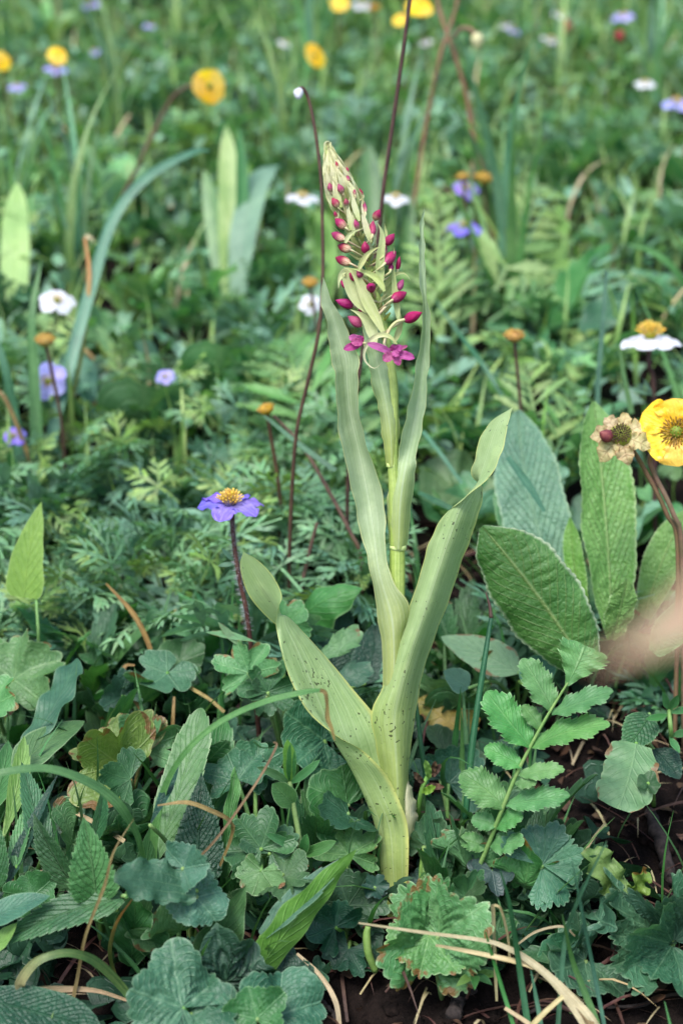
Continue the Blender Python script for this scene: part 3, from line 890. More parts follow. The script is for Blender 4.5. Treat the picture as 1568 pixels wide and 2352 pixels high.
def leaf(T, b, t, hw, mat, n=(0, .7, .7), out=LANCE, stalk=None, smat='stem', sr=.0009, name='leaf', parent=None, sag=.15, **kw):
    """a leaf from picture place b to t (px, py, depth), half width in picture pixels"""
    b, t = DF(b), DF(t)
    B_, T_ = D(*b), D(*t)
    kw.setdefault('rag', .05)
    kw.setdefault('side', random.uniform(-.04, .04))
    L = np.linalg.norm(T_ - B_)
    W = hw * PX(.5 * (b[2] + t[2])) / L
    o = T.part(name, g_scaled(strip(W, out, **kw), B_, T_, nrm(*n)), M[mat], parent)
    if stalk is not False:
        stem_to(T, B_, T_, smat, sr, sag, o if parent is None else None)
    return o

def rleaf(T, c, t, mat, n=(0, .8, .6), stalk=None, smat='stem', sr=.0009, name='leaf', sag=.15, parent=None, **kw):
    """a round leaf whose stalk joins at c and whose tip is at t"""
    c, t = DF(c), DF(t)
    B_, T_ = D(*c), D(*t)
    o = T.part(name, g_scaled(polar(**kw), B_, T_, nrm(*n)), M[mat], parent)
    if stalk is not False:
        stem_to(T, B_, T_, smat, sr, sag, o)
    return o

def stem_to(T, B_, T_, smat, sr, sag, parent):
    r = T.root
    h = np.linalg.norm(B_ - r)
    mid = .5 * (B_ + r) + np.array([0, 0, sag * h]) - .12 * (T_ - B_)
    T.tube('stalk', [r, mid, B_], [sr * 1.2, sr, sr * .8], M[smat], 6, 10, parent)

def blade(T, pts, w, mat='grass', n=(0, .6, .8), name='blade', ch=.35, ns=30, nv=3, twist=0, parent=None):
    """a grass blade through picture places, half widths in picture pixels"""
    pts = [DF(p) for p in pts]
    P = [D(*p) for p in pts]
    d = np.mean([p[2] for p in pts])
    return T.part(name, ribbon_geo(P, np.array(w, float) * PX(d), nrm(*n), ns, nv, ch, twist), M[mat], parent)

def lone_blade(name, label, cat, pts, w, mat, group=None, **kw):
    T = Thing(name, label, cat, under(D(*pts[0])), group)
    blade(T, pts, w, mat, **kw)
    return T

# --- left: arching grass with a withered tip
T = Thing('grass_tuft', 'arching green grass blades springing from among lance-shaped leaves, one with a dry bent tip', 'grass', root_at(345, 2160))
blade(T, [(342, 2120, .515), (338, 2020, .51), (322, 1935, .50), (290, 1870, .49), (245, 1822, .485), (180, 1785, .48), (100, 1764, .475), (0, 1775, .47), (-70, 1800, .47)], [15, 16, 17, 16, 14, 13, 11, 10, 8], 'grass', n=(.2, .9, .5), ch=.5, ns=44)
b_ = blade(T, [(350, 2110, .52), (352, 1950, .515), (372, 1830, .51), (420, 1735, .50), (500, 1662, .49), (600, 1614, .48), (690, 1591, .475), (736, 1585, .47)], [12, 13, 12, 11, 10, 9, 8, 5], 'grass', n=(-.2, .9, .6), ch=.5, ns=44)
blade(T, [(734, 1585, .47), (747, 1592, .469), (751, 1620, .469), (752, 1650, .469), (762, 1675, .469), (768, 1700, .469)], [5, 5, 4, 6, 4, 2], 'dry', n=(.3, 0, 1), name='withered_tip', parent=b_)

# --- left: lance-shaped clump
T = Thing('lance_leaved_herb', 'clump of smooth upright lance-shaped leaves behind the arching grass', 'herb', root_at(425, 2060))
leaf(T, (358, 1975, .53), (464, 1626, .555), 50, 'lance', (-.25, .35, .9), OBLONG, False, teeth=14, tamp=.06, fold=.12, wave=.1, arch=.05)
leaf(T, (432, 1990, .55), (516, 1648, .575), 45, 'lance', (.25, .3, .9), OBLONG, False, teeth=12, tamp=.05, fold=.12, wave=.12, arch=.05)
leaf(T, (350, 2030, .545), (300, 1790, .585), 44, 'lance_blue', (-.3, .4, .9), OBLONG, False, fold=.15, arch=.05)
leaf(T, (505, 2060, .525), (540, 1760, .545), 20, 'lance', (.6, .2, .8), OBLONG, False, fold=.2, wave=.3, arch=.06)
leaf(T, (330, 2150, .50), (350, 1890, .515), 34, 'lance', (.5, .2, .9), LANCE, False, fold=.15)
leaf(T, (390, 2160, .505), (385, 1960, .515), 40, 'lance_dark', (0, .3, .9), LANCE, False, fold=.15, vn=10, vamp=.05)
leaf(T, (300, 2220, .475), (310, 2060, .485), 48, 'lance', (0, .3, .9), OBLONG, False, fold=.15, wave=.2)
T = Thing('wrinkled_dark_leaf_herb', 'dark wrinkled pointed leaf standing between the smooth lance-shaped leaves', 'herb', root_at(450, 2060))
leaf(T, (448, 2035, .515), (463, 1773, .535), 64, 'lance_dark', (.1, .35, .9), prof((0, .5), (.1, .95), (.3, 1), (.6, .62), (.85, .22), (1, 0)), vn=15, vamp=.09, vk=.6, teeth=16, tamp=.06, nv=13, nu=110)
leaf(T, (345, 1895, .5), (412, 1748, .52), 17, 'lance_dark', (-.5, .3, .9), LANCE, vn=10, vamp=.1, nv=9, nu=60)

# --- left edge: broad smooth leaves
T = Thing('broad_leaved_herb', 'smooth broad pale green leaves folded against each other beside dark soil', 'herb', root_at(45, 1850))
leaf(T, (30, 1775, .55), (196, 1656, .575), 44, 'lance', (-.1, .7, .7), OVATE, fold=.2, arch=.05)
leaf(T, (48, 1740, .56), (176, 1512, .60), 40, 'lance_blue', (-.4, .5, .8), OBLONG, fold=.2, wave=.25, arch=.06, side=-.1)
leaf(T, (10, 1920, .525), (56, 1690, .55), 26, 'lime', (.4, .2, .9), LANCE, teeth=9, tamp=.1, fold=.3)
leaf(T, (-25, 1880, .53), (20, 1700, .56), 30, 'lance', (.4, .3, .9), LANCE, fold=.2)

# --- left: nettle-like herbs
def nettle(T, b, t, hw, mat, n, fold=.3, **kw):
    leaf(T, b, t, hw, mat, n, prof((0, .35), (.08, .8), (.25, 1), (.55, .78), (.8, .4), (1, 0)), teeth=15, tamp=.16, fold=fold, vn=9, vamp=.07, vk=1.2, nv=11, arch=.06, **kw)
T = Thing('nettle_like_herb', 'light green saw-toothed leaf folded in a V above a long dark toothed leaf', 'herb', root_at(235, 2170))
nettle(T, (222, 2072, .475), (192, 1876, .485), 62, 'nettle_light', (.1, .2, .95), .5)
nettle(T, (285, 2060, .475), (-30, 2185, .455), 50, 'nettle', (-.2, .75, .6), .15)
nettle(T, (175, 2040, .49), (78, 1868, .50), 44, 'nettle', (-.5, .5, .7), .3)
nettle(T, (215, 1930, .49), (238, 1800, .51), 22, 'nettle', (.6, .3, .7), .3)
nettle(T, (290, 2058, .47), (345, 2048, .46), 14, 'nettle_light', (0, .8, .6), .2)
T = Thing('nettle_like_herb', 'dark narrow saw-toothed leaves rising in a fan at the edge of the lance-shaped clump', 'herb', root_at(60, 2120))
nettle(T, (18, 2030, .49), (134, 1778, .515), 22, 'lance_dark', (-.5, .3, .8), .3)
nettle(T, (100, 1960, .50), (50, 1750, .525), 34, 'nettle', (.3, .4, .9), .3)
nettle(T, (-5, 2040, .485), (-20, 1850, .50), 30, 'nettle', (.3, .4, .9), .3)
nettle(T, (40, 1990, .495), (100, 1810, .52), 30, 'nettle_light', (-.5, .4, .8), .4)
T = Thing('smooth_leaf_herb', 'smooth green leaves lying low beneath the long dark toothed leaf', 'herb', root_at(-10, 2290))
leaf(T, (-40, 2120, .46), (116, 2058, .47), 36, 'lance_blue', (0, .9, .5), OVATE, fold=.15)
leaf(T, (-60, 2290, .435), (236, 2372, .43), 60, 'lance_dark', (0, .9, .5), OBLONG, fold=.1, vn=6, vamp=.02)
leaf(T, (-30, 2200, .45), (40, 2120, .46), 20, 'lime', (0, .8, .6), LANCE, fold=.2)
T = Thing('small_lobed_herb', 'small crenate leaf low on a thin stalk in the shade of the toothed leaves', 'herb', root_at(75, 2120))
rleaf(T, (75, 2060, .485), (60, 1995, .495), 'herb', (0, .5, .8), lobes=5, depth=.12, teeth=3)
T = Thing('bright_shoot', 'bright green pointed shoot beside the vertical dry blade, low over the soil', 'shoot', root_at(120, 2400))
leaf(T, (130, 2375, .43), (132, 2312, .435), 13, 'lime', (.2, .3, .9), LANCE, fold=.3)
leaf(T, (110, 2380, .43), (66, 2330, .435), 14, 'lime', (-.2, .5, .8), LANCE, fold=.2)

# --- lower left: downy crenate leaves
T = Thing('crenate_leaf_herb', 'pale grey-green scalloped leaf pair lying over the foot of the lance-shaped clump', 'herb', root_at(440, 2170))
rleaf(T, (452, 2060, .468), (500, 2120, .458), 'herb_blue', (.1, .7, .75), lobes=5, depth=.12, teeth=4, tamp=.09, cup=-.1, ruffle=.14, vamp=.06, nr=12, elong=1.0)
leaf(T, (450, 2045, .468), (262, 2016, .458), 54, 'herb_blue', (-.1, .75, .7), prof((0, .5), (.1, .75), (.35, .95), (.6, 1), (.85, .75), (1, .2)), teeth=9, tamp=.14, cren=True, wave=.25, vn=5, vamp=.07, vk=1.1, nv=11)
rleaf(T, (420, 1995, .475), (480, 1985, .472), 'herb_blue', (.1, .6, .8), lobes=5, depth=.1, teeth=4, tamp=.09, vamp=.05)
T = Thing('bullate_leaf_herb', 'dark green blistered round leaf between two folded pointed leaves', 'herb', root_at(520, 2330))
rleaf(T, (520, 2255, .448), (500, 2145, .452), 'herb_dark', (0, .65, .75), lobes=7, depth=.08, teeth=3, tamp=.06, cup=-.15, ruffle=.12, vamp=.11, nr=13)
rleaf(T, (640, 2240, .462), (650, 2160, .475), 'herb_dark', (.3, .6, .75), lobes=5, depth=.1, teeth=4, tamp=.06, vamp=.06, nr=12)
T = Thing('scalloped_leaf_herb', 'blue-green scalloped leaf with sunken veins spread flat at the lower edge of the bed', 'herb', root_at(440, 2400))
rleaf(T, (420, 2315, .43), (285, 2270, .425), 'herb_blue', (0, .75, .7), lobes=5, depth=.12, teeth=4, tamp=.08, cup=-.1, ruffle=.16, vamp=.07, nr=12)
rleaf(T, (440, 2330, .432), (520, 2400, .42), 'herb_blue', (0, .8, .6), lobes=5, depth=.12, teeth=4, tamp=.08, cup=-.1, ruffle=.1, vamp=.06, nr=11)
T = Thing('scalloped_leaf_herb', 'broad green scalloped leaves tucked below the blistered dark leaf', 'herb', root_at(640, 2410))
rleaf(T, (640, 2330, .437), (745, 2300, .445), 'herb_blue', (.2, .75, .7), lobes=5, depth=.12, teeth=4, tamp=.08, ruffle=.14, vamp=.06, nr=11)
rleaf(T, (590, 2340, .43), (570, 2260, .435), 'herb', (0, .7, .7), lobes=5, depth=.12, teeth=4, tamp=.08, ruffle=.14, vamp=.06, nr=11)

# --- two folded pointed leaves
T = Thing('folded_leaf_herb', 'pointed leaf folded along its midrib, half hidden behind the blistered dark leaf', 'herb', root_at(475, 2310))
leaf(T, (470, 2250, .462), (566, 2031, .478), 66, 'lance', (.3, .25, .95), prof((0, .7), (.15, 1), (.45, .85), (.75, .45), (1, 0)), fold=.35, wave=.12)
T = Thing('folded_leaf_herb', 'long pointed leaf folded along its midrib, slanting towards the foot of the orchid', 'herb', root_at(600, 2300))
leaf(T, (598, 2222, .458), (819, 1950, .495), 48, 'lime', (.35, -.1, .95), prof((0, .75), (.15, .95), (.4, 1), (.7, .62), (.9, .3), (1, 0)), fold=-.12, wave=.1)
leaf(T, (600, 2150, .466), (812, 1962, .497), 40, 'lance_blue', (-.3, .8, .4), prof((0, .4), (.2, .9), (.5, 1), (.75, .5), (1, 0)), teeth=7, tamp=.07, fold=.1)

# --- yellowing lobed leaves, lobed herbs
T = Thing('lobed_leaf_herb', 'yellow-green lobed leaves with curled brown edges behind the arching grass', 'herb', root_at(300, 1930))
rleaf(T, (278, 1760, .55), (178, 1682, .545), 'herb_yellow', (-.2, .6, .8), smat='rachis', lobes=3, depth=.35, teeth=4, tamp=.1, cup=.2, ruffle=.25, tmax=120)
rleaf(T, (335, 1720, .56), (362, 1632, .565), 'herb_light', (.1, .5, .85), smat='rachis', lobes=5, depth=.45, teeth=3, tamp=.1, cup=.15, ruffle=.25, tmax=130)
rleaf(T, (285, 1740, .56), (250, 1660, .575), 'herb_yellow', (0, .5, .85), smat='rachis', lobes=3, depth=.35, teeth=3, tamp=.1, cup=.2, ruffle=.2, tmax=110)
rleaf(T, (300, 1790, .545), (225, 1770, .54), 'herb', (-.2, .6, .8), smat='rachis', lobes=3, depth=.3, teeth=4, tamp=.1, cup=.1, ruffle=.2, tmax=110)
T = Thing('lobed_leaf_herb', 'pale scalloped leaves ruffled like a frill near the edge of the bare soil', 'herb', root_at(30, 1730))
rleaf(T, (30, 1560, .60), (148, 1506, .60), 'herb_light', (0, .75, .65), lobes=5, depth=.3, teeth=4, tamp=.1, cup=.15, ruffle=.22, tmax=150, nr=11)
rleaf(T, (-20, 1620, .57), (45, 1600, .565), 'herb_light', (0, .8, .6), lobes=5, depth=.2, teeth=4, tamp=.1, cup=.1, ruffle=.2)
rleaf(T, (0, 1540, .61), (-20, 1470, .62), 'herb_light', (0, .6, .8), lobes=5, depth=.3, teeth=4, tamp=.1, ruffle=.2)
T = Thing('arrow_leaf_herb', 'lime green arrow-shaped leaf standing on a thin stalk among feathery leaves', 'herb', root_at(90, 1600))
leaf(T, (56, 1372, .62), (96, 1152, .625), 44, 'lime', (-.1, .1, 1), HAST, False, fold=.12, arch=.03)
T.tube('stalk', [T.root, D(90, 1480, .62), D(84, 1375, .62)], [.0009, .0008, .0007], M['stem'], 6, 10)
T = Thing('trifoliate_herb', 'pale three-lobed leaf in front of a rounder green one, over a dark gap', 'herb', root_at(395, 1690))
rleaf(T, (385, 1545, .60), (330, 1590, .59), 'herb_blue', (0, .75, .65), lobes=3, depth=.4, teeth=3, tamp=.1, tmax=170, cup=.05, ruffle=.1)
rleaf(T, (415, 1520, .615), (425, 1462, .62), 'herb', (.1, .55, .8), lobes=5, depth=.15, teeth=2, tamp=.06)
rleaf(T, (375, 1450, .64), (340, 1410, .64), 'herb', (.1, .65, .8), lobes=5, depth=.15, teeth=3, tamp=.06)
rleaf(T, (280, 1600, .59), (240, 1560, .585), 'herb_dark', (0, .75, .65), lobes=5, depth=.2, teeth=3)
T = Thing('lobed_leaf_herb', 'deeply lobed toothed leaves on upright stalks just behind the twisted orchid leaf', 'herb', root_at(660, 1790))
rleaf(T, (570, 1545, .575), (545, 1468, .58), 'herb_light', (-.2, .4, .9), lobes=5, depth=.4, teeth=3, tamp=.12, tmax=130)
rleaf(T, (610, 1600, .572), (562, 1600, .568), 'herb', (-.1, .5, .85), lobes=5, depth=.4, teeth=3, tamp=.12, tmax=130)
rleaf(T, (615, 1590, .572), (640, 1520, .575), 'herb', (.1, .4, .9), lobes=5, depth=.4, teeth=3, tamp=.12, tmax=130)
rleaf(T, (655, 1440, .59), (700, 1388, .592), 'herb_light', (.2, .3, .9), lobes=3, depth=.3, teeth=3, tamp=.12, tmax=100)
leaf(T, (690, 1545, .585), (826, 1448, .592), 34, 'herb_light', (-.2, .6, .8), OBOV, teeth=6, tamp=.25, fold=.15, wave=.2)
leaf(T, (700, 1600, .58), (852, 1532, .585), 36, 'herb_blue', (-.2, .7, .7), OBOV, teeth=6, tamp=.22, fold=.1, wave=.2)
leaf(T, (590, 1475, .578), (472, 1452, .575), 9, 'pale', (0, .6, .8), LANCE, False)
leaf(T, (560, 1490, .578), (500, 1428, .575), 9, 'pale', (0, .6, .8), LANCE, False)
T = Thing('crenate_leaf_herb', 'large rounded leaf with brown-tinged scalloped rim tucked behind the orchid leaf', 'herb', root_at(760, 1900))
rleaf(T, (745, 1700, .565), (650, 1640, .56), 'herb_blue', (-.1, .7, .75), lobes=5, depth=.12, teeth=4, tamp=.07, cup=.1, ruffle=.15, vamp=.06, nr=11)
rleaf(T, (800, 1850, .545), (700, 1800, .54), 'herb', (-.1, .65, .75), lobes=3, depth=.2, teeth=4, tamp=.08, cup=.1, ruffle=.15, vamp=.05, nr=11, tmax=130)
rleaf(T, (800, 1870, .54), (745, 1890, .53), 'herb_dark', (-.1, .75, .65), lobes=3, depth=.2, teeth=4, tamp=.08, tmax=130)
T = Thing('lobed_leaf_herb', 'mid green toothed leaves spreading left of the slender paired-leaf herb', 'herb', root_at(600, 2050))
rleaf(T, (600, 1950, .51), (545, 1875, .515), 'herb', (-.2, .6, .8), lobes=5, depth=.25, teeth=4, tamp=.1, tmax=140)
rleaf(T, (620, 1960, .51), (680, 1905, .515), 'herb', (.1, .6, .8), lobes=5, depth=.25, teeth=4, tamp=.1, tmax=140)
rleaf(T, (650, 2010, .50), (715, 2030, .49), 'herb', (.1, .75, .7), lobes=5, depth=.25, teeth=4, tamp=.1, tmax=140)
rleaf(T, (600, 2000, .50), (580, 2060, .49), 'herb_light', (0, .75, .6), lobes=3, depth=.25, teeth=4, tamp=.1, tmax=140)
rleaf(T, (545, 1790, .55), (520, 1725, .56), 'herb_blue', (0, .5, .85), lobes=5, depth=.25, teeth=3, tamp=.1, tmax=140)
rleaf(T, (590, 1760, .555), (650, 1730, .56), 'herb_blue', (.1, .6, .8), lobes=5, depth=.25, teeth=3, tamp=.1, tmax=140)
T = Thing('lobed_leaf_herb', 'dark toothed leaves low in the shade against the foot of the orchid', 'herb', root_at(800, 2160))
rleaf(T, (800, 2080, .52), (850, 2000, .53), 'herb', (.2, .4, .9), lobes=5, depth=.3, teeth=3, tamp=.12, tmax=140)
rleaf(T, (770, 2130, .50), (720, 2080, .505), 'herb_dark', (-.1, .6, .8), lobes=5, depth=.25, teeth=3, tamp=.12, tmax=140)
rleaf(T, (800, 2180, .49), (770, 2240, .48), 'herb_dark', (0, .8, .6), lobes=5, depth=.25, teeth=3, tamp=.12, tmax=140)
rleaf(T, (830, 2180, .50), (870, 2230, .485), 'herb_dark', (0, .8, .6), lobes=3, depth=.25, teeth=3, tamp=.12, tmax=140)
rleaf(T, (800, 1965, .535), (815, 1880, .54), 'herb_light', (.1, .3, .9), lobes=5, depth=.35, teeth=3, tamp=.12, tmax=120)

# --- slender herb with paired leaves
T = Thing('paired_leaf_herb', 'slender upright herb with pairs of narrow leaves and a bright closed bud', 'herb', root_at(698, 2110))
T.tube('stem', [T.root, D(692, 2000, .515), D(686, 1920, .515), D(674, 1850, .515), D(665, 1795, .515)], [.0012, .0011, .001, .001, .0009], M['stem'], 6, 20)
for b, t, hw, mt in (((664, 1800), (590, 1762), 10, 'lance'), ((668, 1798), (735, 1745), 10, 'lance'), ((664, 1795), (660, 1698), 15, 'lime'), ((666, 1795), (668, 1706), 12, 'lance'),
                     ((674, 1850), (625, 1800), 26, 'lance'), ((690, 1962), (772, 1932), 14, 'lance'), ((688, 1960), (610, 1915), 11, 'lance'), ((690, 1965), (705, 1915), 12, 'lance')):
    leaf(T, b + (.515,), t + (.508,), hw, mt, (0, .5, .85), OBLONG, False, fold=.3, arch=.06)

# --- right: crenate bright leaf in front of the orchid's foot
T = Thing('scalloped_leaf_herb', 'bright green blistered leaf with pale scalloped rim in front of the orchid stem', 'herb', root_at(1015, 2270))
rleaf(T, (985, 2150, .478), (912, 2088, .474), 'herb_light', (-.2, .65, .75), lobes=5, depth=.08, teeth=5, tamp=.1, cup=-.12, ruffle=.12, vamp=.07, nr=12, tmax=120)
rleaf(T, (985, 2150, .476), (960, 2248, .458), 'herb_light', (-.1, .7, .75), lobes=5, depth=.08, teeth=5, tamp=.1, cup=-.12, ruffle=.12, vamp=.07, nr=12, tmax=130)
rleaf(T, (1005, 2150, .474), (1100, 2085, .47), 'herb_light', (.2, .65, .75), lobes=5, depth=.08, teeth=5, tamp=.1, cup=-.12, ruffle=.12, vamp=.07, nr=12, tmax=130)
# --- right: trifoliate leaves
T = Thing('trifoliate_herb', 'grey-green leaf cut into three toothed lobes on a slanting stalk over brown litter', 'herb', root_at(1175, 2090))
rleaf(T, (1244, 1988, .515), (1218, 1892, .518), 'herb_blue', (-.1, .6, .8), lobes=3, depth=.15, teeth=4, tamp=.09, tmax=62, elong=1.1, cup=-.05)
rleaf(T, (1246, 1988, .515), (1336, 1962, .515), 'herb_blue', (.1, .65, .75), lobes=3, depth=.15, teeth=4, tamp=.09, tmax=50, cup=-.05)
rleaf(T, (1244, 1992, .515), (1296, 2078, .50), 'herb_blue', (.1, .7, .7), lobes=3, depth=.15, teeth=4, tamp=.09, tmax=58, cup=-.05)
T = Thing('trifoliate_herb', 'fresh green three-part leaf with notched tips close behind the scalloped leaf', 'herb', root_at(1080, 2170))
rleaf(T, (1068, 2060, .505), (1050, 1992, .51), 'herb', (-.1, .55, .85), lobes=3, depth=.2, teeth=3, tamp=.1, tmax=60)
rleaf(T, (1068, 2060, .505), (1118, 2030, .505), 'herb', (.1, .6, .8), lobes=3, depth=.2, teeth=3, tamp=.1, tmax=60)
rleaf(T, (1066, 2062, .505), (1010, 2060, .50), 'herb', (-.2, .65, .75), lobes=3, depth=.2, teeth=3, tamp=.1, tmax=60)
T = Thing('trifoliate_herb', 'three-part leaf on a straight stalk just beside the swollen sheath of the orchid', 'herb', root_at(975, 2090))
rleaf(T, (974, 1942, .545), (980, 1868, .55), 'herb', (0, .45, .9), lobes=3, depth=.2, teeth=2, tamp=.1, tmax=60)
rleaf(T, (974, 1944, .545), (1048, 1918, .545), 'herb', (.15, .55, .85), lobes=3, depth=.2, teeth=2, tamp=.1, tmax=52)
rleaf(T, (972, 1944, .545), (930, 1935, .545), 'herb', (-.15, .55, .85), lobes=3, depth=.2, teeth=2, tamp=.1, tmax=52)
T = Thing('purple_leaf_herb', 'small dark leaf flushed purple, left of the orchid foot', 'herb', root_at(850, 2110))
rleaf(T, (860, 2040, .525), (838, 2060, .52), 'herb_purple', (0, .6, .8), lobes=5, depth=.25, teeth=2, tmax=150)
rleaf(T, (862, 2036, .525), (875, 2005, .527), 'herb_purple', (0, .6, .8), lobes=5, depth=.25, teeth=2, tmax=150)
T = Thing('purple_leaf_herb', 'small dark leaf flushed purple, right of the orchid foot', 'herb', root_at(975, 2110))
rleaf(T, (965, 2030, .545), (1000, 2010, .545), 'herb_purple', (0, .6, .8), lobes=5, depth=.25, teeth=2, tmax=150)
rleaf(T, (960, 2030, .545), (935, 2010, .548), 'herb_purple', (0, .6, .8), lobes=5, depth=.25, teeth=2, tmax=150)
T = Thing('purple_leaf_herb', 'crinkled dark purplish leaf beneath the long pinnate leaf', 'herb', root_at(1110, 2080))
rleaf(T, (1120, 1990, .525), (1090, 1955, .53), 'herb_purple', (0, .65, .75), lobes=5, depth=.25, teeth=3, tmax=150)
rleaf(T, (1130, 2000, .52), (1140, 2055, .51), 'herb_purple', (0, .7, .7), lobes=5, depth=.25, teeth=3, tmax=150)
T = Thing('trifoliate_herb', 'soft green folded leaf pair behind a reddish young shoot', 'herb', root_at(1040, 1930))
rleaf(T, (1010, 1790, .58), (1010, 1720, .585), 'herb_blue', (0, .5, .85), lobes=3, depth=.2, teeth=3, tmax=100)
rleaf(T, (1030, 1800, .578), (1100, 1730, .58), 'herb_blue', (.1, .5, .85), lobes=3, depth=.2, teeth=3, tmax=100, cup=.3)
rleaf(T, (1030, 1740, .59), (1080, 1690, .60), 'herb', (.1, .6, .8), lobes=3, depth=.2, teeth=3, tmax=100)
# young shoot with scorched tips
T = Thing('young_shoot', 'young green shoot with scorched reddish-brown tips beside the orchid', 'shoot', root_at(950, 1960))
T.tube('stem', [T.root, D(965, 1830, .548), D(985, 1775, .545)], [.0012, .001, .0009], M['stem'], 6, 12)
for b, t, hw, mt in (((985, 1790), (975, 1745), 8, 'lime'), ((988, 1785), (1012, 1755), 8, 'withered'), ((985, 1782), (1000, 1748), 7, 'withered'), ((975, 1800), (948, 1772), 7, 'withered'), ((978, 1805), (1020, 1808), 8, 'withered'), ((968, 1820), (1000, 1805), 9, 'lime')):
    leaf(T, b + (.545,), t + (.54,), hw, mt, (0, .4, .9), OBLONG, False, fold=.4, wave=.3)

# --- right: long pinnate leaf
T = Thing('pinnate_leaf_herb', 'long feather-like leaf with toothed paired leaflets climbing beside bare soil', 'herb', root_at(1105, 2010))
RA = [(1100, 1990, .525), (1116, 1952, .522), (1156, 1850, .515), (1186, 1777, .512), (1215, 1719, .51), (1251, 1653, .508), (1280, 1605, .507), (1303, 1568, .506)]
lf = T.tube('leaf', [D(*p) for p in RA], np.array([6, 5.5, 5, 4.5, 4, 3.5, 3, 2.5]) * PX(.51), M['stem'], 7, 40)
def lfl(b, t, hw, out=OBOV, n=(0, .6, .8), fold=.12, td=10):
    leaf(T, b, t, hw * 1.4, 'pinnate', n, out, False, name='leaflet', parent=lf, teeth=td * 1.3, tamp=.22, fold=fold, wave=.15, vn=6, vamp=.03, vk=1.4, arch=.04, nv=9)
lfl((1300, 1575, .506), (1342, 1482, .508), 50, FAN, (.1, .5, .85), td=8)
lfl((1268, 1635, .508), (1198, 1512, .512), 30, OBLONG, (.4, .4, .85))
lfl((1266, 1640, .508), (1408, 1588, .50), 25, OBLONG, (-.1, .85, .5))
lfl((1240, 1676, .509), (1198, 1620, .512), 16, OBLONG, (.3, .5, .85), td=7)
lfl((1218, 1716, .51), (1116, 1588, .515), 36, OBLONG, (.35, .5, .85))
lfl((1220, 1716, .51), (1400, 1664, .50), 28, OBLONG, (-.1, .85, .5))
lfl((1198, 1762, .511), (1112, 1716, .515), 22, OBLONG, (.2, .6, .8))
lfl((1192, 1780, .512), (1296, 1768, .505), 18, OBLONG, (-.1, .8, .6), td=8)
lfl((1182, 1800, .512), (1232, 1796, .508), 13, OBLONG, (-.1, .8, .6), td=6)
lfl((1158, 1855, .515), (1056, 1776, .52), 34, OBLONG, (.3, .5, .85))
lfl((1160, 1848, .515), (1308, 1828, .505), 24, OBLONG, (-.1, .8, .6))
lfl((1140, 1898, .518), (1082, 1880, .52), 18, OBLONG, (.2, .6, .8), td=7)
lfl((1138, 1902, .518), (1200, 1872, .512), 20, OBLONG, (-.1, .8, .6), td=7)
lfl((1118, 1950, .522), (1056, 1925, .525), 18, OBLONG, (.2, .6, .8), td=7)
lfl((1124, 1940, .521), (1204, 1932, .512), 24, OBLONG, (-.1, .8, .6), td=8)

# --- right: primula-like rosette
T = Thing('wrinkled_leaf_rosette', 'rosette of tall wrinkled tongue-shaped leaves with rolled crinkly margins', 'rosette', root_at(1330, 1620))
def prim(b, t, hw, mat, n, lab=None, **kw):
    a = dict(vn=17, vamp=.10, vk=1.0, teeth=22, tamp=.05, cren=True, wave=.08, nv=15, arch=.05)
    a.update(kw)
    o = leaf(T, b, t, hw, mat, n, prof((0, .35), (.15, .7), (.4, 1), (.68, .95), (.88, .62), (1, .06)), False, **a)
    if lab: o['label'] = lab
prim((1310, 1440, .64), (1188, 942, .69), 80, 'primula_grey', (-.15, .3, .95), 'grey-green blistered leaf', fold=.12)
prim((1405, 1450, .62), (1362, 922, .645), 66, 'primula', (.1, .25, .95), 'bright green leaf with crinkled margin', fold=.2, roll=.25)
prim((1350, 1545, .585), (1106, 1210, .575), 98, 'primula_under', (-.1, .1, 1), 'broad leaf showing its veined underside and white rim', fold=-.12, vn=13, vamp=.06, roll=-.25)
prim((1345, 1450, .625), (1308, 1188, .635), 26, 'primula', (-.5, .2, .85))
prim((1240, 1380, .655), (1143, 1112, .69), 46, 'lance', (-.1, .4, .9), vamp=.03)
prim((1300, 1420, .615), (1236, 1268, .63), 40, 'primula', (0, .4, .9))
prim((1480, 1420, .64), (1578, 1170, .65), 44, 'primula', (-.2, .35, .9))
prim((1405, 1470, .605), (1440, 1330, .60), 40, 'primula', (.4, .3, .9))
prim((1500, 1500, .60), (1600, 1380, .60), 40, 'lance', (0, .5, .85))
T = Thing('oval_leaf_herb', 'pale oval leaves lying flat with pale midrib behind the dark grass stem', 'herb', root_at(1190, 1640))
leaf(T, (1190, 1545, .60), (1012, 1462, .625), 50, 'pale', (-.1, .8, .6), OVATE, fold=.15)
leaf(T, (1075, 1580, .59), (1018, 1540, .59), 30, 'lance_blue', (0, .6, .8), OVATE, fold=.2)
leaf(T, (1200, 1570, .59), (1275, 1500, .60), 40, 'lance_blue', (0, .7, .7), OVATE, fold=.15)
T = Thing('dying_leaf', 'yellow and brown dying leaf lying behind the orchid stem', 'leaf', root_at(1030, 1790))
leaf(T, (1075, 1690, .60), (950, 1606, .61), 46, 'yellowleaf', (0, .7, .7), OVATE, wave=.4, arch=.1)
leaf(T, (1075, 1690, .60), (1080, 1620, .61), 22, 'yellowleaf', (.3, .5, .8), OVATE, wave=.4, arch=.1)
T = Thing('broad_curled_leaf_herb', 'broad dark leaf curling over behind the orchid stem', 'herb', root_at(740, 1650))
leaf(T, (690, 1455, .64), (832, 1352, .62), 60, 'lance', (-.25, .6, .7), OVATE, arch=.25, fold=-.3, wave=.15, roll=-.4)
leaf(T, (745, 1560, .62), (790, 1385, .635), 60, 'lance_dark', (.2, .4, .9), OVATE, fold=.2, wave=.15)
leaf(T, (840, 1570, .62), (862, 1430, .63), 46, 'lance_dark', (0, .4, .9), OVATE, fold=.2)

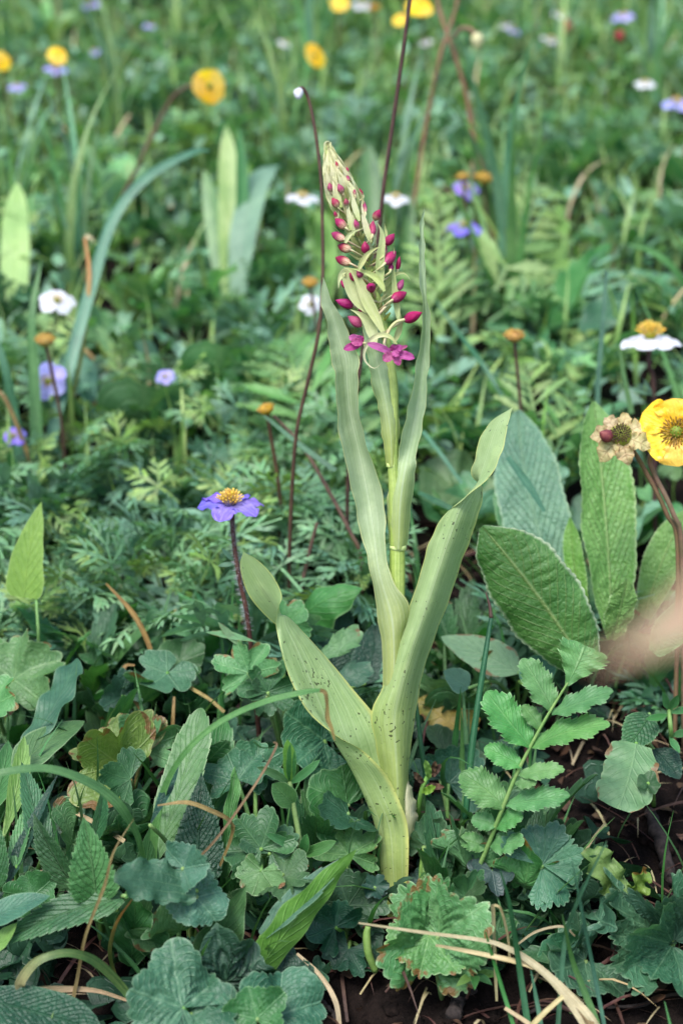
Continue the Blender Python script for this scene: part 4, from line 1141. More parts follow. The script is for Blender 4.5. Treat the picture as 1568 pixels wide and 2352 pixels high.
# --- right: low leaves on the soil
T = Thing('pale_leaf_herb', 'pale blunt leaf with a red-brown nibbled edge hanging over the dark soil', 'herb', root_at(1450, 1830))
leaf(T, (1460, 1708, .55), (1418, 1858, .53), 66, 'pale', (0, .75, .7), prof((0, .6), (.15, .9), (.5, 1), (.8, .95), (.95, .7), (1, .45)), teeth=6, tamp=.1, cren=True, wave=.15, rag=.08)
T = Thing('round_leaf_herb', 'tiny round leaf touching the edge of the pale blunt leaf', 'herb', root_at(1500, 1860))
rleaf(T, (1487, 1800, .535), (1494, 1776, .538), 'herb', (0, .6, .8), lobes=5, depth=.05, teeth=2, tamp=.03, tmax=175)
T = Thing('heart_leaf_herb', 'dark heart-shaped leaf with finely toothed rim above the pale blunt leaf', 'herb', root_at(1480, 1800))
leaf(T, (1490, 1640, .56), (1430, 1722, .55), 44, 'nettle', (-.2, .65, .75), OVATE, teeth=14, tamp=.08, vn=5, vamp=.05, vk=1.4, fold=.1)
leaf(T, (1500, 1720, .56), (1560, 1790, .55), 40, 'lance_dark', (.2, .65, .75), OVATE, teeth=12, tamp=.08, vn=5, vamp=.05, vk=1.4, fold=.1)
T = Thing('paired_leaf_herb', 'small upright herb with pale green star of leaves next to the heart-shaped leaf', 'herb', root_at(1540, 1780))
T.tube('stem', [T.root, D(1540, 1690, .555), D(1535, 1630, .555)], [.0011, .001, .0008], M['stem'], 6, 12)
for b, t, hw in (((1535, 1640), (1480, 1652), 9), ((1535, 1638), (1590, 1630), 9), ((1535, 1632), (1520, 1588), 10), ((1535, 1632), (1556, 1596), 10), ((1538, 1690), (1590, 1680), 10), ((1536, 1690), (1560, 1730), 9)):
    leaf(T, b + (.555,), t + (.548,), hw, 'lance', (0, .6, .8), LANCE, False, fold=.3)
T = Thing('crenate_leaf_herb', 'large scalloped leaf with sunken veins and a brown rim, spread over dry roots', 'herb', root_at(1530, 2270))
rleaf(T, (1545, 2168, .485), (1480, 2050, .485), 'herb_blue', (.1, .65, .78), lobes=5, depth=.15, teeth=4, tamp=.08, ruffle=.12, vamp=.05, nr=11, tmax=70, elong=1.0)
rleaf(T, (1548, 2162, .485), (1640, 2040, .485), 'herb_blue', (.1, .6, .8), lobes=5, depth=.12, teeth=4, tamp=.08, ruffle=.12, vamp=.05, nr=11, tmax=70, elong=1.0)
rleaf(T, (1542, 2172, .483), (1480, 2270, .46), 'herb_blue', (0, .75, .7), lobes=5, depth=.1, teeth=4, tamp=.08, ruffle=.12, vamp=.05, nr=11, tmax=95)
rleaf(T, (1535, 2170, .485), (1365, 2150, .475), 'herb_blue', (-.1, .75, .7), lobes=5, depth=.18, teeth=4, tamp=.1, ruffle=.14, vamp=.05, nr=11, tmax=52)
T = Thing('crenate_leaf_herb', 'blue-green scalloped leaf crossed by thin grass blades', 'herb', root_at(1310, 2320))
rleaf(T, (1345, 2205, .475), (1262, 2240, .462), 'herb_blue', (0, .75, .7), lobes=5, depth=.12, teeth=4, tamp=.08, ruffle=.1, vamp=.05, tmax=140)
rleaf(T, (1290, 2190, .475), (1260, 2140, .478), 'herb_blue', (0, .65, .8), lobes=3, depth=.15, teeth=3, tamp=.1, tmax=100)
T = Thing('crumpled_leaf_herb', 'crumpled yellowish-green leaf curling beside a rotting twig', 'herb', root_at(1430, 2130))
leaf(T, (1440, 2080, .505), (1340, 1952, .515), 42, 'herb_yellow', (.2, .6, .8), OBLONG, teeth=7, tamp=.2, fold=.4, wave=.5, rag=.15)
leaf(T, (1440, 2075, .505), (1478, 1990, .51), 26, 'herb_yellow', (.4, .5, .8), OBLONG, teeth=6, tamp=.3, fold=.5, wave=.6, rag=.2)
T = Thing('small_herb', 'low cluster of small dark leaves with a brown heart under the straw', 'herb', root_at(1090, 2300))
for k in range(9):
    a = k * .75
    leaf(T, (1085, 2240, .465), (1085 + 62 * math.cos(a), 2240 + 34 * math.sin(a), .462 - .012 * math.sin(a)), 11, ('lime', 'nettle', 'lance')[k % 3], (0, .8, .5), LANCE, False, fold=.3, arch=.1)

# --- stems and blades
def stem_thing(name, label, cat, pts, radii, mat, **kw):
    T = Thing(name, label, cat, under(D(*pts[0])))
    T.tube('stem', [D(*p) for p in pts], np.array(radii) * PX(np.mean([p[2] for p in pts])), M[mat], 7, 40)
    return T
T = stem_thing('hollow_grass', 'dark green hollow grass stem with a purple sheathed tip right of the orchid', 'grass', [(1068, 1880, .55), (1085, 1705, .55), (1108, 1545, .552), (1127, 1420, .555)], [8, 8, 7, 5], 'grass_dark')
T.tube('tip', [D(1127, 1420, .555), D(1124, 1392, .556), D(1115, 1360, .557)], np.array([5, 4, 1.5]) * PX(.555), M['stem_red'], 6, 10)
stem_thing('hollow_grass', 'thin dark green stem beside the orchid leaf, cut by its edge', 'grass', [(985, 1830, .57), (968, 1720, .57), (955, 1610, .57)], [6, 6, 4], 'grass_dark')

DRY = 'dry blades fallen over the herbs'
lone_blade('dry_grass', 'long brown dry blade hanging down across the toothed leaves at the left', 'dry grass', [(150, 2420, .445), (160, 2340, .445), (180, 2237, .448), (198, 2146, .45), (240, 2036, .452), (262, 1956, .455), (308, 1880, .46)], [4, 5, 5, 6, 9, 6, 2], 'dry', twist=1.2, ns=50)
lone_blade('dry_grass', 'brown blade bent over like a hook across the dark wrinkled leaf', 'dry grass', [(505, 1990, .51), (532, 1920, .505), (529, 1887, .50), (492, 1865, .495), (430, 1843, .49), (362, 1850, .488)], [4, 5, 7, 7, 6, 2], 'dry', n=(0, .8, .5))
lone_blade('dry_grass', 'thread-thin tan blade slanting from the lobed herb down to the scalloped pair', 'dry grass', [(440, 1985, .49), (490, 1935, .49), (545, 1862, .492), (600, 1780, .495), (634, 1715, .50), (628, 1704, .50)], [2, 3, 3, 3, 3, 2], 'dry')
lone_blade('half_dry_grass', 'slim curved half-dry blade below the scalloped leaf pair', 'dry grass', [(268, 2240, .47), (256, 2210, .468), (254, 2170, .465), (270, 2116, .462), (306, 2062, .46)], [2, 5, 7, 6, 2], 'dry_green', n=(.7, .2, .8))
lone_blade('straw', 'pale straw lying slantwise behind the toothed leaves', 'straw', [(132, 1845, .545), (210, 1885, .54), (286, 1932, .535)], [4, 5, 5], 'straw')
lone_blade('looped_grass', 'grass blade bent back in a loop, dry and tan at the bend', 'dry grass', [(300, 2300, .455), (219, 2275, .45), (128, 2272, .445), (66, 2276, .44), (46, 2262, .437), (72, 2220, .438), (109, 2197, .44), (164, 2189, .445), (222, 2210, .45), (285, 2272, .455), (310, 2320, .455)], [3, 5, 8, 9, 12, 11, 9, 9, 11, 10, 6], 'dry_green_rev', n=(0, .5, .8), ns=60)
lone_blade('dry_grass', 'short curved brown blade standing among feathery leaves', 'dry grass', [(352, 1520, .615), (338, 1470, .615), (305, 1408, .615), (244, 1340, .617)], [4, 6, 6, 2], 'dry')
lone_blade('dry_grass', 'small bent tan blade beside the three-lobed leaf', 'dry grass', [(322, 1628, .595), (295, 1585, .595), (284, 1545, .597), (290, 1528, .598), (310, 1528, .598)], [3, 5, 6, 4, 2], 'dry')
lone_blade('dry_grass', 'thin brown stalk upright below the three-lobed leaf', 'dry grass', [(396, 1690, .585), (398, 1640, .585), (400, 1600, .587)], [4, 4, 3], 'dry')
lone_blade('dry_grass', 'brown twig-like blade lying under the lobed herb', 'dry grass', [(430, 1575, .60), (480, 1605, .595), (515, 1635, .59)], [4, 4, 4], 'dry')
T = Thing('straw', 'bleached straw lying across the scalloped leaf, split into two strands', 'straw', under(D(1360, 2372, .43)))
blade(T, [(823, 2120, .45), (960, 2140, .449), (1110, 2160, .448), (1170, 2180, .446), (1216, 2208, .444), (1262, 2245, .44), (1300, 2285, .436), (1345, 2340, .43), (1372, 2390, .43)], [2, 4, 5, 7, 9, 10, 14, 20, 22], 'straw', n=(0, .8, .6), ns=50)
blade(T, [(1000, 2171, .449), (1060, 2182, .448), (1130, 2196, .446), (1200, 2212, .444), (1225, 2222, .443)], [3, 5, 6, 7, 6], 'straw', n=(0, .8, .6))
blade(T, [(1262, 2250, .440), (1310, 2290, .437), (1352, 2345, .43), (1366, 2395, .43)], [5, 10, 12, 10], 'dry', n=(.4, .7, .6))
lone_blade('straw', 'short pale straw slanting up from the lower edge towards the bent straw', 'straw', [(1190, 2390, .43), (1240, 2335, .43), (1292, 2288, .432)], [6, 6, 5], 'straw')
lone_blade('straw', 'thin pale splinter poking from dark roots', 'straw', [(1215, 2352, .435), (1190, 2335, .437), (1158, 2315, .44)], [5, 5, 4], 'straw')
lone_blade('straw', 'thin arched tan thread over the dark hollow behind grass blades', 'straw', [(1180, 2175, .475), (1230, 2140, .475), (1290, 2128, .475), (1320, 2150, .475)], [2, 3, 3, 2], 'straw')
lone_blade('straw', 'curved pale stalk below the folded pointed leaf', 'straw', [(780, 2360, .455), (770, 2300, .458), (735, 2240, .463), (682, 2190, .468)], [5, 6, 5, 3], 'straw')
lone_blade('straw', 'grey straw fragment on the soil under the pale blunt leaf', 'straw', [(1340, 1960, .535), (1365, 1920, .54), (1390, 1890, .545)], [3, 3, 3], 'straw')
BL = [([(1278, 2420, .44), (1281, 2346, .44), (1296, 2164, .445), (1324, 2073, .448), (1392, 1932, .452)], [6, 6, 6, 5, 1.5], 'grass_blue', 'blue-green grass blade leaning right to a fine point over soil'),
      ([(1190, 2410, .44), (1177, 2352, .44), (1153, 2273, .443), (1131, 2200, .446), (1114, 2140, .449)], [5, 5, 5, 4, 1.5], 'grass', 'short green blade crossing in front of the straw'),
      ([(1225, 2430, .435), (1210, 2345, .437), (1190, 2210, .442), (1170, 2080, .448), (1148, 1998, .452)], [8, 8, 7, 5, 1.5], 'grass_dark', 'dark green upright blade rising through the straw'),
      ([(1385, 2420, .435), (1368, 2346, .437), (1338, 2270, .44), (1312, 2200, .443), (1290, 2100, .447)], [8, 8, 8, 6, 1.5], 'grass', 'broadest green blade in the grass tuft by the straw'),
      ([(1400, 2420, .435), (1386, 2352, .437), (1360, 2219, .442), (1335, 2091, .447), (1313, 1980, .452)], [5, 5, 5, 4, 1], 'grass_blue', 'hair-thin blade crossing the leaning blue-green one'),
      ([(1245, 2430, .435), (1240, 2350, .437), (1230, 2290, .44), (1218, 2228, .443)], [6, 6, 5, 1.5], 'grass_blue', 'short pale blade near the end of the bent straw'),
      ([(1140, 2300, .46), (1137, 2237, .46), (1134, 2150, .462), (1131, 2078, .464)], [3, 4, 4, 5], 'straw', 'withered tan blade standing beside the scalloped leaf'),
      ([(1170, 2210, .46), (1165, 2150, .461), (1150, 2090, .463), (1135, 2078, .464)], [3, 3, 3, 3], 'straw', 'thin tan blade leaning on the withered one'),
      ([(1560, 2420, .43), (1540, 2360, .432), (1525, 2300, .435)], [4, 4, 1], 'grass', 'small green blade under the large scalloped leaf')]
for pts, wd, mt, lab in BL:
    lone_blade('slender_grass', lab, 'grass', pts, wd, mt, n=(.2, .2, 1))
lone_blade('faded_grass', 'faded pinkish blade hanging close before the lens, wholly out of focus', 'dry grass', [(1850, 1250, .145), (1720, 1330, .142), (1610, 1400, .138), (1530, 1445, .134), (1450, 1488, .131), (1360, 1530, .129)], [108, 98, 76, 48, 24, 4], 'blade_pink', n=(-.2, .6, .8), ns=30, nv=5)
# cream shoot beside the foot, pale stub
T = Thing('cream_shoot', 'cream curled shoot lying on litter just right of the orchid foot', 'shoot', root_at(960, 2110))
T.tube('shoot', [T.root, D(955, 2062, .535), D(975, 2045, .53), (D(1000, 2036, .525)), D(1022, 2032, .523), D(1030, 2042, .522)], np.array([5, 7, 9, 9, 10, 6]) * PX(.53), M['cream'], 8, 26)
T = Thing('cut_plant_stump', 'short green stalk cut off in the shade left of the scalloped leaf', 'stalk', root_at(850, 2230))
T.tube('stalk', [D(862, 2230, .512), D(846, 2190, .51), D(842, 2150, .51), D(845, 2128, .51)], np.array([9, 10, 10, 7]) * PX(.48), M['stem'], 9, 18)

# ------------------------------------------------------------------ flowers
def ray_h(px, py, h):
    """point on the ray through px, py that hangs h above the slope, and its depth"""
    r = FWD + (px - 784) / 1176 * TAN * RIGHT + (1176 - py) / 1176 * TAN * UPV
    t = (HC - h) / (SLOPE * r[1] - r[2])
    return CAM + t * r, t

def frame(n):
    n = nz(n)
    a = nz(np.cross(n, [0.2, 1, .1]))
    return a, np.cross(n, a), n

def stamens(T, c, R, n, mat, k=40, hgt=.3, parent=None, spread=.32, thick=.022):
    a, b, n = frame(n)
    gs = []
    for i in range(k):
        f = math.sqrt((i + .5) / k)
        an = i * 2.39996
        d = math.cos(an) * a + math.sin(an) * b
        p0 = c + d * f * R * .12
        p1 = c + d * f * R * spread + n * R * hgt * (1.05 - .55 * f * f) * random.uniform(.85, 1.1)
        gs.append(tube_geo([p0, .5 * (p0 + p1) + n * R * .02, p1 - (p1 - p0) * .12, p1], np.array([.35, .35, 1, .9]) * thick * R, 5))
    return T.part('stamens', join(gs), M[mat], parent, kind='stuff')

def flower(name, label, cat, c, R, n, pmat, petals=5, droop=.1, pw=.34, smat='stem', group=None, stem=None, centre='pistil', st='stamen', nst=40, out=OVATE, sr=.0009, start=0., skip=(), root=None, gap=.1, hgt=.3, pr=None, spread=.32, flat=False):
    c = np.asarray(c)
    root = under(c, random.uniform(-.006, .006), random.uniform(0, .01)) if root is None else root
    T = Thing(name, label, cat, root, group)
    n = nz(n)
    a, b, _ = frame(n)
    if stem is None:
        stem = [root, .5 * (root + c) + np.array([random.uniform(-.008, .008), random.uniform(-.003, .003), 0]), c - n * R * .05]
    T.tube('stem', stem, [sr * 1.15] + [sr] * (len(stem) - 1), M[smat], 7, 24)
    for i in range(petals):
        if i in skip: continue
        an = start + i * 2 * math.pi / petals + random.uniform(-.12, .12)
        d = math.cos(an) * a + math.sin(an) * b
        rr = R * random.uniform(.9, 1.08) * (pr[i] if pr else 1)
        b0, t0 = c + d * R * gap, c + d * rr - n * R * droop * random.uniform(.5, 1.5)
        T.part('petal', g_scaled(strip(pw * R / np.linalg.norm(t0 - b0), out, 14, 7, arch=.03 if flat else .08, fold=0 if flat else random.uniform(.0, .2), wave=.05 if flat else .12, rag=.05), b0, t0, n), M[pmat])
    T.part('flower_centre', lathe_geo(c - n * R * .06, c + n * R * .2, R * .2, [(0, .5), (.3, 1), (.7, .9), (.92, .5), (1, .05)], 10, 8, .1), M[centre])
    if nst:
        stamens(T, c + n * R * .02, R, n, st, nst, hgt, spread=spread)
    return T

# violet anemone left of the orchid
c = D(528, 1160, .585)
T = flower('violet_anemone', 'violet anemone with yellow stamens on a hairy dark stem, left of the orchid', 'flower', c, 80 * PX(.585), nrm(.06, 1, .16), 'violet', 6, .08, .36,
           root=under(D(600, 1620, .60)), stem=[under(D(600, 1620, .60)), D(572, 1445, .59), D(548, 1320, .586), D(536, 1230, .585), D(533, 1170, .585)], smat='stem_dark', centre='pistil_dark', nst=70, hgt=.45, sr=.001, start=.5, out=OBLONG, spread=.42)
leaf(T, (541, 1290, .587), (508, 1258, .58), 7, 'feather_blue', (0, .7, .7), LANCE, False, name='collar_leaf')
leaf(T, (541, 1290, .587), (500, 1300, .58), 7, 'feather_blue', (0, .7, .7), LANCE, False, name='collar_leaf')
leaf(T, (541, 1290, .587), (575, 1270, .59), 7, 'feather_blue', (0, .7, .7), LANCE, False, name='collar_leaf')
# fine hairs on its stem
hs_ = []
SP = crom([D(572, 1445, .59), D(548, 1320, .586), D(536, 1230, .585), D(533, 1170, .585)], 160)
for p in SP:
    for _ in range(4):
        d = nz(rng.normal(size=3))
        d[2] *= .3
        hs_.append(tube_geo([p, p + d * .0026], [.00009, .00004], 3))
T.part('stem_hairs', join(hs_), M['white'], kind='stuff')

c = D(1492, 775, .72)
T = flower('white_anemone', 'white anemone with drooping petals and yellow stamens on a dark stem, beyond the rosette', 'flower', c, 72 * PX(.72), nrm(-.05, 1, .22), 'white', 6, .22, .42, out=OBLONG, flat=True, smat='stem_dark', centre='pistil', nst=60, hgt=.5, sr=.0013, start=.2, skip=(4,), spread=.5,
           root=under(D(1520, 1010, .73)), stem=[under(D(1520, 1010, .73)), D(1500, 910, .725), D(1490, 840, .72), D(1490, 790, .72)])
for t in ((1440, 890), (1475, 870), (1545, 885), (1490, 905)):
    leaf(T, (1500, 908, .725), (t[0], t[1], .715), 7, 'feather_blue', (0, .7, .7), LANCE, False, name='collar_leaf')

# yellow avens at the right with a spent head
c = D(1552, 992, .575)
n_ = nrm(-.28, .22, .95)
rt = under(D(1590, 1420, .60))
T = flower('yellow_avens', 'large golden yellow avens flower facing outwards with a ring of dark stamens', 'flower', c, 84 * PX(.575), n_, 'yellow', 6, -.06, .56, smat='stem_pink', centre='pistil', st='stamen_brown', nst=70, hgt=.16, sr=.0011, start=.3, spread=.5,
           root=rt, stem=[rt, D(1566, 1280, .59), D(1545, 1180, .585), D(1500, 1085, .585), D(1492, 1050, .585), D(1520, 1010, .582)], out=OBOV, gap=.05)
rt2 = rt + np.array([-.004, .002, 0])
c2 = D(1425, 1000, .578)
T = Thing('spent_avens', 'faded avens head with withered pale sepals and brown centre next to the golden flower', 'flower', rt2)
T.tube('stem', [rt2, D(1556, 1280, .592), D(1530, 1180, .588), D(1480, 1080, .584), D(1450, 1030, .58), c2], [.001] * 6, M['stem_pink'], 7, 30)
a_, b_, n_ = frame(nrm(-.2, .45, .85))
for i in range(7):
    an = i * .9
    d = math.cos(an) * a_ + math.sin(an) * b_
    T.part('sepal', g_scaled(strip(.34, LANCE, 12, 5, fold=.3, wave=.5, arch=.12, rag=.2), c2 + d * .001, c2 + d * .0125 * random.uniform(.8, 1.15) - n_ * .001, n_), M['sepal'])
T.part('seed_head', lathe_geo(c2 - n_ * .002, c2 + n_ * .004, .0052, [(0, .4), (.3, 1), (.7, .9), (1, .1)], 12, 8, .1), M['pistil'])
stamens(T, c2 + n_ * .002, .011, n_, 'withered', 50, .28, spread=.4, thick=.03)
T.part('bud', lathe_geo(D(1402, 1008, .575), D(1376, 992, .572), 17 * PX(.575), BUDP, 10, 10, .15), M['bud_red'])
T.tube('bud_stalk', [D(1440, 1030, .58), D(1415, 1015, .577), D(1402, 1008, .575)], [.0008] * 3, M['stem_pink'], 6, 8)

# background blossoms
def bgflower(kind, px, py, Rp, h, n=(0, 1, .3), name=None, label=None, group=None, sm='stem', **kw):
    c, t = ray_h(px, py, h)
    R = Rp * PX(t)
    q = nrm(*n)
    if kind == 'yellow':
        flower(name or 'yellow_avens', label, 'flower', c, R, q, 'yellow', 5, 0, .62, smat=sm, group=group, flat=True, out=ROUND, nst=8, hgt=.1, gap=.03, **kw)
    elif kind == 'spent':
        T = Thing(name or 'spent_anemone', label, 'flower', under(c, .004, .01), group)
        T.tube('stem', [T.root, .5 * (T.root + c) + np.array([.004, 0, 0]), c], [.001] * 3, M['stem_red'], 6, 16)
        T.part('seed_head', lathe_geo(c - q * R * .4, c + q * R * .5, R * .75, [(0, .3), (.3, .9), (.6, 1), (.9, .6), (1, .1)], 10, 8, .1), M['spent'])
        stamens(T, c - q * R * .2, R, q, 'spent', 46, .8, spread=.9, thick=.07)
    else:
        mt = {'white': 'white', 'violet': 'violet', 'lilac': 'lilac'}[kind]
        flower(name or kind + '_anemone', label, 'flower', c, R, q, mt, 5, .15, .46, out=OBLONG, smat=sm, group=group, nst=22, hgt=.4, start=random.uniform(0, 1), spread=.4, **kw)

rt = under(ray_h(250, 560, .06)[0])
cY = ray_h(480, 198, .13)[0]
tY = ray_h(480, 198, .13)[1]
flower('yellow_avens', 'golden yellow avens on a long arching reddish stem over the grass', 'flower', cY, 41 * PX(tY), nrm(.6, .12, .8), 'yellow', 5, .0, .62, smat='stem_red', nst=8, hgt=.08, gap=.03, out=ROUND, flat=True, sr=.0016,
       root=under(D(190, 820, tY - .12)), stem=[under(D(190, 820, tY - .12)), D(215, 680, tY - .10), D(262, 500, tY - .06), D(322, 370, tY - .02), D(365, 280, tY), D(400, 220, tY), D(440, 196, tY), D(468, 198, tY)])
bgflower('yellow', 722, 128, 30, .10, (.7, .35, .7), label='tilted yellow avens near a small white blossom, far up the slope', sm='stem_red')
bgflower('yellow', 132, 128, 23, .10, (.4, .6, .8), label='small yellow avens directly above a lilac anemone', sm='stem_red')
bgflower('yellow', 2, 140, 24, .09, (.5, .3, .8), label='yellow avens half cut off by the edge of the view', sm='stem_red')
bgflower('yellow', 780, 8, 22, .08, (.1, .5, .8), label='round yellow avens at the very top, beside the dark stem', sm='stem_red')
bgflower('yellow', 962, 16, 32, .10, (.1, .7, .6), label='broad yellow avens behind the tall dark stem', sm='stem_red')
bgflower('yellow', 918, 46, 17, .08, (-.2, .6, .7), label='pale yellow half-open blossom just left of the tall dark stem', sm='stem')
bgflower('spent', 860, 20, 18, .09, (0, 1, .3), label='brownish-yellow spent head near the top beside white petals')
WG = 'small white blossoms far up the slope'
for (x, y, R, h) in ((655, 100, 19, .05), (1265, 92, 26, .06), (1480, 192, 26, .06), (830, 12, 24, .06), (1285, 34, 20, .05), (978, 98, 16, .05), (1160, 60, 14, .05)):
    bgflower('white', x, y, R, h, (random.uniform(-.3, .3), 1, .5), label='small blurred white anemone far up the slope', group=WG)
bgflower('white', 694, 455, 40, .09, (.1, 1, .3), label='white anemone close beside the nodding stem, behind the spike tip')
bgflower('white', 908, 456, 33, .09, (0, 1, .4), label='white anemone behind the tall dark stem right of the spike')
bgflower('white', 132, 692, 44, .09, (.25, .8, .6), label='white anemone seen from the side beside a long grass blade')
bgflower('white', 712, 700, 26, .07, (0, .5, .9), label='small white blossom under a yellowish spent head behind the orchid leaf')
VG = 'small lilac blossoms far up the slope'
for (x, y, R, h) in ((205, 10, 26, .06), (1430, 38, 27, .06), (40, 200, 22, .05), (215, 120, 18, .05), (345, 60, 16, .05), (1180, 72, 15, .05)):
    bgflower('lilac', x, y, R, h, (random.uniform(-.3, .3), 1, .5), label='small blurred lilac anemone far up the slope', group=VG)
bgflower('lilac', 128, 160, 30, .07, (.1, 1, .4), label='lilac anemone directly below a small yellow avens')
bgflower('violet', 1068, 434, 34, .08, (.1, .8, .6), label='violet anemone under a cluster of brownish yellow spent heads')
bgflower('violet', 1068, 522, 42, .08, (0, 1, .35), label='violet anemone with yellow centre below another violet one')
bgflower('lilac', 1552, 238, 40, .08, (0, 1, .4), label='lilac anemone with yellow centre at the right edge of the meadow')
bgflower('lilac', 112, 876, 46, .06, (-.1, .35, .95), label='lilac anemone facing outwards between two long grass blades')
bgflower('violet', 32, 1002, 28, .05, (0, .6, .8), label='deep blue-violet anemone low in the grass at the left edge')
bgflower('lilac', 380, 866, 24, .05, (0, .7, .7), label='pale blue small blossom among feathery leaves')
RG = 'red heads far up the slope'
for (x, y, R) in ((1300, 62, 17), (1422, 82, 13)):
    c, t = ray_h(x, y, .07)
    T = Thing('red_flower', 'small blurred red flower head far up the slope', 'flower', under(c), RG)
    T.tube('stem', [T.root, c], [.0009, .0008], M['stem'], 6, 8)
    T.part('flower_head', lathe_geo(c - [0, 0, R * PX(t)], c + np.array([0, 0, R * PX(t)]), R * PX(t), [(0, .4), (.3, 1), (.7, .9), (1, .2)], 10, 8, .2), M['red'])
bgflower('spent', 1180, 774, 30, .115, (0, 1, .25), label='round orange-yellow spent head on a dark stem above the wrinkled rosette')
bgflower('spent', 612, 942, 26, .10, (-.3, 1, .2), label='small orange spent head on a reddish stem left of the orchid leaf')
bgflower('spent', 105, 784, 30, .10, (0, 1, .2), label='orange-yellow spent head above the outward-facing lilac anemone')
bgflower('spent', 1110, 412, 28, .10, (.2, 1, .2), label='brownish-yellow spent head over the upper violet anemone')
bgflower('spent', 1062, 408, 20, .10, (-.2, 1, .2), label='smaller spent head touching the brownish-yellow one')
bgflower('spent', 712, 652, 24, .09, (0, 1, .3), label='dull yellow spent head behind the edge of the orchid leaf')

def rooted(name, label, cat, pts, radii, mat):
    P = [D(*p) for p in pts]
    r = under(P[0], 0, .006)
    T = Thing(name, label, cat, r)
    T.tube('stem', [r] + P, np.array([radii[0]] + list(radii)) * PX(np.mean([p[2] for p in pts])), M[mat], 8, 60)
    return T
T = rooted('tall_dark_stalk', 'tall thin dark stalk rising behind the orchid spike out of the top of the view', 'stalk', [(800, 1080, .68), (838, 760, .665), (868, 540, .655), (882, 420, .65), (905, 260, .645), (925, 120, .64), (944, -20, .635), (960, -120, .632)], [5, 5, 5, 5, 5, 4.6, 4.4, 4.2], 'stem_dark')
T.part('bud', lathe_geo(D(960, -118, .632), D(966, -170, .63), 14 * PX(.63), BUDP, 10, 10), M['bud_red'])
T = rooted('nodding_anemone', 'faded white nodding bud on a long thin brown stem left of the orchid spike', 'flower', [(664, 1330, .66), (668, 1180, .65), (680, 1000, .64), (706, 880, .635), (732, 760, .63), (741, 640, .628), (740, 500, .626), (736, 400, .625), (722, 290, .624), (708, 228, .624), (696, 203, .623), (686, 205, .623)], [5, 5, 4.5, 4.5, 4.5, 4.3, 4, 4, 4, 4, 4, 4], 'stem_red')
T.part('bud', lathe_geo(D(688, 203, .623), D(684, 226, .62), 13 * PX(.623), [(0, .3), (.3, .9), (.6, 1), (.85, .7), (1, .3)], 10, 8, .2), M['white'])
rooted('reddish_stalk', 'reddish-brown bare stalk slanting down to the right behind the orchid leaf', 'stalk', [(830, 1290, .67), (803, 1220, .67), (745, 1110, .68), (690, 1020, .69), (628, 955, .70)], [5, 5, 5, 4, 4], 'stem_red')
rooted('reddish_stalk', 'short dark reddish stalk leaning right behind the violet anemone', 'stalk', [(690, 1370, .66), (705, 1290, .66), (728, 1200, .66)], [5, 5, 4], 'stem_red')
T = rooted('branching_stalk', 'blurred pinkish stalk that forks high above the meadow', 'stalk', [(940, 560, 1.0), (960, 400, .99), (985, 250, .98), (1010, 130, .97), (1040, 40, .97), (1060, -40, .97)], [5, 5, 5, 5, 4, 4], 'stem_pink')
T = rooted('branching_stalk', 'blurred rose-coloured stalk with a nodding green bud hanging from a curved branch', 'stalk', [(1130, 520, 1.0), (1090, 330, .99), (1070, 220, .985), (1045, 130, .98), (1010, 30, .98), (1000, -40, .98)], [6, 6, 5, 5, 5, 4], 'stem_pink')
T.tube('branch', [D(1040, 88, .98), D(1055, 68, .978), D(1075, 66, .977), D(1095, 82, .976)], np.array([6, 6, 6, 6]) * PX(.98), M['stem_pink'], 7, 14)
T.part('bud', lathe_geo(D(1094, 76, .976), D(1098, 116, .975), 15 * PX(.976), BUDP, 10, 10), M['cream'])

# ------------------------------------------------------------------ blades and leaves of the middle distance
def bgblade(T, pts, w, mat, n=(0, .3, 1), **kw):
    blade(T, pts, w, mat, n, **kw)
T = Thing('grass_tuft', 'tall tuft of broad blue-green grass blades, one arching far over to the right', 'grass', root_at(120, 1240))
T_ = T
for pts, wd, mt in (([(110, 1180, .80), (120, 1000, .80), (165, 820, .81), (212, 650, .83), (262, 500, .85), (340, 405, .86), (440, 350, .87), (480, 345, .88)], [11, 13, 14, 14, 13, 12, 8, 3], 'grass_blue'),
                    ([(90, 1180, .79), (84, 1000, .79), (78, 850, .79), (74, 720, .79), (95, 600, .80)], [14, 15, 13, 9, 2], 'grass'),
                    ([(60, 1170, .78), (40, 1000, .78), (16, 860, .77), (-10, 780, .77)], [12, 12, 10, 8], 'grass_blue'),
                    ([(130, 1160, .80), (150, 1000, .81), (190, 800, .82), (205, 640, .83), (195, 545, .84)], [5, 5, 5, 5, 3], 'dry_green'),
                    ([(70, 1160, .78), (30, 1080, .76), (-20, 980, .75)], [16, 16, 12], 'grass'),
                    ([(100, 1160, .79), (70, 1060, .77), (20, 930, .76), (-10, 890, .76)], [5, 5, 5, 4], 'dry')):
    bgblade(T, pts, wd, mt)
lone_blade('dry_grass', 'short white dry curl among green blades', 'dry grass', [(232, 562, .86), (215, 550, .85), (196, 540, .85)], [6, 6, 4], 'straw')
lone_blade('straw', 'tan straw leaning in the dark gap behind the tall grass tuft', 'straw', [(315, 935, .84), (250, 860, .86), (172, 778, .88)], [5, 5, 4], 'dry')
lone_blade('straw', 'tan straw crossing under another in the dark gap', 'straw', [(180, 960, .83), (245, 905, .84), (320, 860, .86)], [4, 4, 4], 'dry')
lone_blade('straw', 'thin blurred straw standing high in the far meadow', 'straw', [(265, 315, 1.2), (280, 290, 1.2), (298, 262, 1.2)], [2, 4, 3], 'straw')
lone_blade('slender_grass', 'long green blade leaning left behind the orange spent head', 'grass', [(1165, 930, .80), (1110, 840, .81), (1050, 760, .83), (1000, 690, .84)], [6, 6, 5, 2], 'grass_dark')
